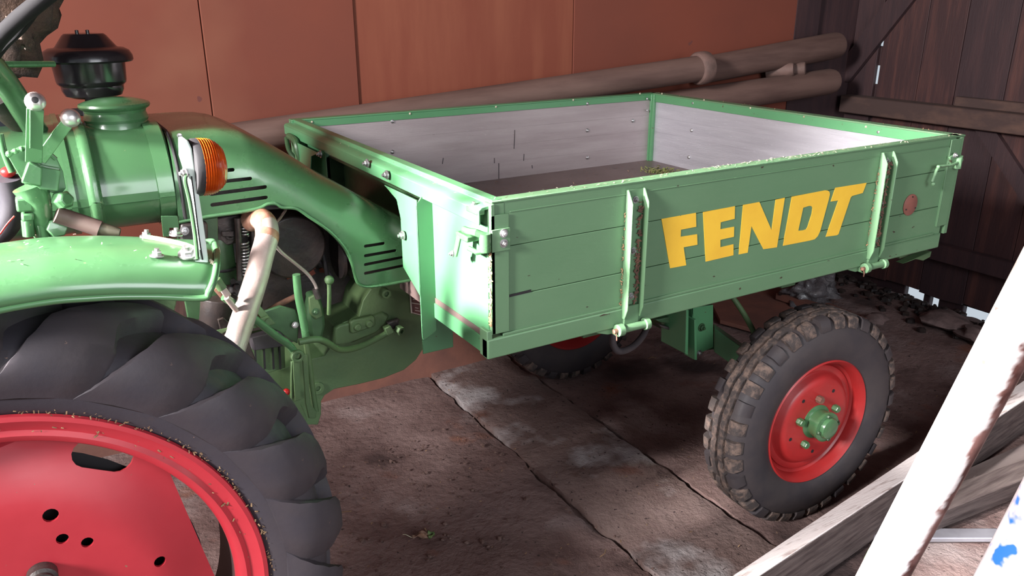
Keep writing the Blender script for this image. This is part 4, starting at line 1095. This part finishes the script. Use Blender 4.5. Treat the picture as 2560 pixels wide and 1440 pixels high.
# upright frame plate near the bracket
e('frame_plate', MB().px([(440,560),(545,542),(547,700),(540,800),(470,800),(452,700)], .47, .012), GREEND, .003)
e('frame_plate', MB().px([(290,738),(352,736),(350,800),(296,800)], .30, .03), GREENC, .003)
e('frame_plate', MB().px([(360,738),(446,736),(430,806),(350,802)], .32, .03), GREENC, .003)
e('control_box', MB().px([(452,560),(520,556),(522,625),(470,632),(452,610)], .44, .03), DARKOIL, .006)
e('bolt', MB().bolt(PY(461,577,.43), .007, (0,-1,0)), STEEL, 0)
e('bolt', MB().bolt(PY(429,582,.43), .004, (0,-1,0)), STEEL, 0)
# filter canister, linkage, springs
e('oil_filter', MB().lathe([(0,0),(.030,0),(.033,.006),(.033,.10),(.028,.118),(0,.120)], PY(560,705,.56), (0,0,1), n=28), GREEND, .001)
e('filter_band', MB().lathe([(.034,0),(.035,.002),(.035,.006),(.034,.008)], PY(560,672,.56), (0,0,1), n=28, closed=True), BLACKM, 0)
e('valve_cover', MB().px([(530,545),(605,532),(612,580),(590,610),(562,618),(545,600)], .53, .03), GREYIRON, .008)
e('boss', MB().lathe([(.012,0),(.012,.010),(.006,.010),(.006,.004),(0,.004)], PY(574,586,.53), (0,-1,0), n=18), GREYIRON, .001)
e('link_plate', MB().px([(555,580),(640,575),(642,588),(600,594),(556,592)], .515, .008), GREYIRON, .002)
for px in (598, 636):
    e('push_rod', MB().tpx([(px-4,545,.50),(px,620,.50),(px+2,700,.50)], .008), GREYIRON, 0)
def spring(a, b, r, wr_, turns, m, nm='coil_spring'):
    a = Vector(a); b = Vector(b); d = b-a; z = d.normalized(); x = z.cross(Vector((0,1,0))).normalized(); y = z.cross(x)
    pts = [a + d*(i/(turns*12)) + (x*math.cos(2*PI*i/12)+y*math.sin(2*PI*i/12))*r for i in range(turns*12+1)]
    return e(nm, MB().tube(pts, wr_, n=6), m, 0)
spring(PY(614,538,.50), PY(612,590,.50), .009, .0022, 7, STEEL)
spring(PY(612,605,.49), PY(618,690,.49), .009, .0020, 11, STEEL)
e('injection_pump', MB().px([(575,690),(640,680),(660,760),(650,800),(590,820),(570,760)], .55, .06), DARKOIL, .01)
for (p, q) in ((580,700),(592,716),(583,738),(600,750)):
    e('union_nut', MB().hexnut(PY(p, q, .54), .009, .012, (0,-1,0)), GREYIRON, 0)
e('oil_line', MB().tpx([(540,720,.45),(562,745,.45),(585,768,.46),(640,790,.50),(700,760,.52),(745,738,.53)], .0075), RUST, 0)
e('fuel_line', MB().tpx([(714,525,.48),(702,543,.45),(688,560,.43)], .0035), CLAY, 0)
e('fuel_line', MB().tpx([(684,608,.42),(705,632,.44),(740,660,.46),(770,686,.48),(788,712,.49),(793,732,.49)], .0042), EXH, 0)
e('union_nut', MB().tpx([(788,722,.49),(797,745,.49)], .009), GREYIRON, 0)
e('green_pipe', MB().tpx([(741,686,.42),(746,740,.42),(758,800,.42),(766,850,.42)], .0100), GREENG, 0)
e('pull_rod', MB().tpx([(765,850,.42),(772,900,.42),(782,980,.42),(790,1028,.42)], .0078), GREENC, 0)
e('pump_housing', MB().px([(775,740),(800,735),(812,775),(815,815),(808,850),(775,850),(768,800)], .50, .05), GREEND, .01)
e('housing_flange', MB().px([(772,745),(790,735),(803,765),(808,790),(790,800),(775,785)], .49, .01), GREENC, .003)
e('bolt', MB().bolt(PY(789,779,.49), .007, (0,-1,0)), GREEND, 0)
e('lever_knob', MB().ball(PY(823,700,.46), .0125, 16), GREENC, 0)
e('lever_rod', MB().tpx([(822,710,.46),(823,740,.46),(822,785,.48)], .0055), GREENC, 0)
e('blower_housing', MB().lathe([(0,0),(.085,0),(.09,.02),(.09,.10),(0,.10)], PY(735,620,.56), (0,1,.1), n=36), DARKOIL, .004)
pc = PY(868, 638, .60)
pl = e('belt_pulley', MB().lathe([(0,-.03),(.060,-.03),(.062,-.022),(.050,-.012),(.062,-.002),(.064,.004),(.052,.014),(.064,.024),(.066,.030),(.054,.040),(.066,.05),(0,.05)], pc, (1,0,0), n=48), DARKOIL, 0, label='oily belt pulley')
e('pulley_guard', MB().lathe([(.05,.06),(.052,.10),(0,.10)], pc, (1,0,0), n=36), GREEND, 0)
e('fan_belt', MB().tpx([(780,560,.60),(800,610,.58),(815,670,.58),(820,720,.60)], .006), BLACKM, 0)
e('fan_belt', MB().tpx([(762,600,.60),(790,640,.60),(835,700,.60)], .005), RUBBER, 0)
e('cross_shaft', MB().tpx([(748,644,.58),(800,645,.58)], .008), BLACKM, 0)
for q in ([(717,680),(733,676),(732,695),(718,700)], [(770,680),(783,672),(790,684),(775,693)], [(762,585),(790,565),(795,600),(770,640),(762,630)], [(798,672),(812,668),(812,682),(800,682)], [(745,650),(780,655),(790,672),(760,676),(745,665)]):
    e('gap_backing', MB().px(q, .64, .006), ORANGE, .001, label='terracotta plate standing in for the wall seen through a gap')  # plates added in wall colour, as wall glimpsed through the engine
e('dark_canister', MB().lathe([(0,0),(.035,0),(.045,.02),(.045,.09),(0,.10)], PY(540,830,.48), (.2,0,1), n=28), DARKOIL, .002)
# exhaust pipe
ex = part('exhaust_pipe', MB().tpx([(628,552,.50),(648,546,.46),(664,560,.42),(668,590,.385),(655,640,.355),(635,715,.32),(605,805,.27),(580,880,.22),(560,940,.18)], .0265, n=28, sub=5), EXH, label='thick silvery exhaust pipe, scorched at its bend')
obj('scorched_bend', MB().tpx([(628,552,.50),(648,546,.46),(664,560,.42),(668,590,.385),(664,606,.376)], .0268, n=28, sub=5), mat('scorched_steel', (.36,.15,.095), .5, metal=.2, col2=(.50,.30,.22), scale=18, mixlo=.45, mixhi=.6, bump=.2, bscale=120), ex, label='rust-scorched bend')
# pedal and linkage group at the foot
lk = part('hitch_linkage', MB().px([(728,905),(745,900),(752,1010),(768,1046),(762,1060),(740,1035),(728,1000)], .40, .012), GREENC, bev=.002, label='green linkage bars and pull rods by the rear tyre')
def l_(name, mb, m=GREENC, bev=.002, **k): return obj(name, mb, m, lk, bev=bev, **k)
l_('link_bar', MB().px([(732,880),(748,876),(752,1000),(738,1004)], .38, .006))
l_('link_bar', MB().px([(756,888),(770,886),(776,1010),(792,1030),(790,1046),(772,1046),(764,1010)], .41, .006))
l_('curved_lever', MB().tpx([(560,742,.30),(600,770,.31),(640,800,.33),(690,840,.35),(722,862,.36),(740,885,.36)], .0095), GREENG, 0)
l_('lever_end', MB().lathe([(.008,0),(.016,0),(.016,.012),(.008,.012)], PY(742,888,.35), (0,-1,0), n=18, closed=True))
l_('flat_lever', MB().px([(632,770),(648,762),(690,810),(672,816)], .36, .004))
l_('flat_lever', MB().px([(625,805),(672,790),(680,798),(676,812),(632,822)], .35, .008))
l_('bolt', MB().lathe([(.009,0),(.009,.006),(0,.006)], PY(670,803,.35), (0,-1,0), n=16), GREENC, .001)
l_('clevis', MB().px([(547,722),(560,712),(580,738),(566,750)], .26, .018), EXH, .003)
l_('clevis', MB().tpx([(540,700,.25),(556,722,.25)], .010), GREENC, 0)
l_('adjust_rod', MB().tpx([(505,838,.24),(545,830,.25),(580,822,.26)], .005), GREENC, 0)
l_('adjust_rod', MB().tpx([(566,745,.26),(590,775,.27),(612,800,.28)], .006), EXH, 0)
l_('ribbed_step', MB().px([(625,848),(700,832),(712,856),(714,920),(660,936),(628,910)], .46, .05), GREENC, .003)
for px in (636, 658, 680, 697):
    l_('step_rib', MB().px([(px,868),(px+4,867),(px+7,922),(px+3,924)], .455, .006), BLACKM, 0)
l_('rubber_pad', MB().px([(622,846),(700,826),(716,846),(712,866),(632,878)], .44, .03), RUBBER, .006)
l_('gear_plate', MB().px([(655,780),(700,765),(740,775),(748,800),(745,860),(725,850),(700,830),(670,816)], .44, .01), GREEND, .003)
l_('bolt', MB().bolt(PY(738,812,.43), .006, (0,-1,0)), STEEL, 0)
l_('mud_flap', MB().px([(545,800),(560,795),(620,850),(640,900),(600,905),(560,860)], .40, .01), DARKOIL, .002)

# ---- hydraulic lever unit
lv = part('lever_unit', MB().px([(52,458),(72,404),(106,418),(104,468)], .18, .03), GREENG, bev=.003, label='green control valve with two levers')
def v_(name, mb, m=GREENG, bev=.002, **k): return obj(name, mb, m, lv, bev=bev, **k)
v_('lever_quadrant', MB().px([(18,388),(40,374),(75,366),(110,372),(140,392),(158,430),(165,470),(150,490),(104,472),(60,460)], .215, .006), bev=.001)
v_('quadrant_rim', MB().tube([PY(a,b,.205) for a, b in ((18,392),(38,377),(75,368),(112,376),(140,398))], .0038, n=8, sub=4), bev=0)
for a in (0,1,2):
    v_('quadrant_tooth', MB().ball(PY(22+a*16, 384-a*6, .205), .0055, 8), bev=0)
v_('pivot_box', MB().px([(60,440),(78,410),(118,420),(152,426),(146,478),(100,474)], .19, .02))
v_('pivot_pin', MB().lathe([(.006,0),(.006,.003),(0,.003)], PY(88,440,.188), (0,-1,0), n=14), bev=0)
def lever(p0, p1, y0, y1, w):
    a, b = PY(*p0, y0), PY(*p1, y1)
    o = v_('lever', MB().beam(a, b, w, .008, (0,1,0)), bev=.001)
    return a, b
lever((84,405), (88,272), .19, .17, .026)
v_('lever', MB().px([(74,372),(74,275),(78,275),(78,372)], .165, .02), bev=.0008)
lever((100,400), (170,305), .20, .18, .020)
v_('lever_knob', MB().ball(PY(88,254,.17), .0165, 22), KNOB, 0, label='silver ball knob')
v_('lever_knob', MB().ball(PY(176,295,.18), .0165, 22), KNOB, 0, label='silver ball knob')
v_('knob_hole', MB().lathe([(.0055,0),(.003,.001),(0,.001)], PY(88,252,.17)+Vector((0,-.0158,.003)), (0,-1,.2), n=14), BLACKM, 0)
v_('valve_body', MB().tpx([(75,465,.22),(88,490,.22),(100,520,.22),(108,590,.23)], [.030,.026,.020,.016,.014], n=18), bev=0)
v_('hex_fitting', MB().lathe([(0,0),(.017,0),(.017,.02),(.012,.026),(0,.026)], PY(148,502,.21), (.5,-.8,.2), n=6))
v_('hex_fitting', MB().lathe([(0,0),(.018,0),(.018,.02),(0,.022)], PY(138,570,.22), (.2,-1,.2), n=6))
v_('union_block', MB().px([(37,498),(82,495),(86,530),(42,532)], .20, .035), bev=.004)
v_('hex_fitting', MB().px([(52,536),(86,532),(86,553),(54,556)], .20, .03), bev=.004)
v_('pipe_stub', MB().tpx([(68,550,.21),(72,590,.21)], .010), bev=0)
v_('pipe_stub', MB().tpx([(102,560,.22),(112,600,.22)], .013), bev=0)
v_('rubber_grip', MB().tpx([(140,536,.20),(190,552,.20),(250,572,.19)], .0155, n=18), mat('brown_grip', (.075,.045,.038), .6), 0, label='brown tapered rubber grip')
v_('grip_rod', MB().tpx([(245,570,.19),(300,582,.18)], [.014,.008], n=14), mat('brown_rod', (.07,.06,.04), .5), 0)
v_('red_cap', MB().ball(PY(20,430,.32), .0135, 14, (1,1,.8)), REDCAP, 0, label='small red cap')
v_('side_frame', MB().tpx([(0,335,.30),(10,380,.30),(30,430,.30)], .006), bev=0)
v_('black_hose', MB().tpx([(-20,600,.36),(20,560,.34),(34,500,.33),(22,445,.32)], .022, n=16), RUBBER, 0)
v_('red_wire', MB().tpx([(0,585,.22),(18,560,.22),(36,540,.22)], .0016), REDCAP, 0)

# ---- steering column and wheel in the upper left corner
st = part('steering_column', MB().tpx([(-60,120,.40),(0,190,.45),(40,245,.50),(75,305,.58),(100,340,.62)], .024, n=20), GREENG, label='green slanted steering column')
obj('throttle_rod', MB().tpx([(-20,161,.52),(60,161,.56),(135,160,.60)], .0065), GREENG, st)
obj('column_boot', MB().tpx([(-10,235,.55),(30,275,.58),(60,300,.62)], .034, n=16), DARKOIL, st)
cw = PY(-150, 120, .33); nrm_ = Vector((-.55, -.25, .8)).normalized()
obj('steering_wheel', MB().tube([PY(-60,200,.16), PY(-20,120,.10), PY(30,62,.06), PY(90,12,.03), PY(160,-40,.02), PY(240,-80,.05)], .0125, n=18, sub=6), BLACKX, st, label='matte black steering wheel rim')
obj('steering_spoke', MB().tube([PY(-40,190,.15), PY(10,120,.12), PY(60,70,.08), PY(100,15,.05)], .005, n=10, sub=4), BLACKX, st)
mb = lump(PY(55,75,.12), .022, 5, (.8,.6,1.2), .8, 20, 4)
o = obj('grip_cover', mb, RAG, st, sharp=180)
rag = obj('hanging_sack', lump(PY(-8,20,.62), .10, 9, (1.0,.5,1.2), .45, 30, 2.5), RAG, sharp=180)
tag(rag, 'brown sacking hanging in the upper left corner behind the steering wheel', 'sack')
obj('panel_box', MB().px([(-30,280),(60,290),(75,340),(40,390),(-30,390)], .70, .2), mat('dark_cab_plate', (.02,.02,.03), .35), st, bev=.01)

# ---- litter caught on the green sheet metal
def box_fl(x0, x1, y0, y1, z0, z1, nr):
    return lambda: ((random.uniform(x0, x1), random.uniform(y0, y1), random.uniform(z0, z1)), nr)
flakes('grass_debris', 110, box_fl(-.001, .0, -.004, .002, ZB+.07, ZT_-.10, (-1,-.4,0)), CLIP, 'brown chaff in the corner joint of the bed', s=(.004,.012), parent=side)
for xc in (xr1, xr2):
    flakes('grass_debris', 130, box_fl(xc+.008, xc+.019, -.008, -.005, ZB+.04, ZT_-.05, (-.3,-1,0)), RUST, 'rusty chaff packed in the channel of the rib', s=(.004,.013), parent=side)
    flakes('grass_debris', 50, box_fl(xc-.030, xc-.0265, -.004, -.001, ZB+.03, ZT_-.06, (-1,-1,0)), CLIP, 'chaff along the edge of the rib', s=(.003,.008), parent=side)
flakes('seed_debris', 260, lambda: ((min(L, max(.02, random.gauss(1.05, .45))), random.uniform(0, .03), ZT_+.0005), (0,0,1)), CHIP, 'pale seed husks along the top edge', s=(.003,.009), parent=side)
flakes('seed_debris', 120, lambda: ((random.uniform(-.02, .03), random.triangular(.02, WD, .1), ZT_-.004+.0005), (0,0,1)), CHIP, 'pale seed husks on the lip', s=(.002,.006), parent=rear)
flakes('seed_debris', 130, lambda: ((random.uniform(L-.02, L+.015), random.uniform(.05, WD), ZT_+.0005), (0,0,1)), CLIP, 'dry chaff along the top edge', s=(.003,.008), parent=front)
gc = PZ(1652, 430, ZF)
def fgr():
    return (gc.x+random.gauss(0,.032), gc.y+random.gauss(0,.035), ZF+abs(random.gauss(0,.004))), (random.gauss(0,.4), random.gauss(0,.4), 1)
flakes('grass_clippings', 260, fgr, CLIPG, 'small heap of green grass clippings on the bed floor', 'clippings', (.006,.020))
def fgr2():
    x = random.uniform(.5, 1.6); return (x, random.uniform(.9, 1.42), ZF+.0005), (0, 0, 1)
flakes('bed_crumbs', 200, fgr2, LEAFB, 'brown crumbs scattered over the bed floor', 'litter', (.004,.014))
flakes('fender_chaff', 34, lambda: (lambda q: (q, (0, 0, 1)))(on_f(random.uniform(20, 540), random.uniform(585, 720))), CHIP, 'pale chaff bits on the fender', s=(.003,.007), parent=fn)
flakes('grass_debris', 16, lambda: (on_f(random.uniform(520, 545), random.uniform(655, 664)), (0,-.5,1)), CHIP, 'straw at the bracket foot', s=(.006,.013), parent=fn)
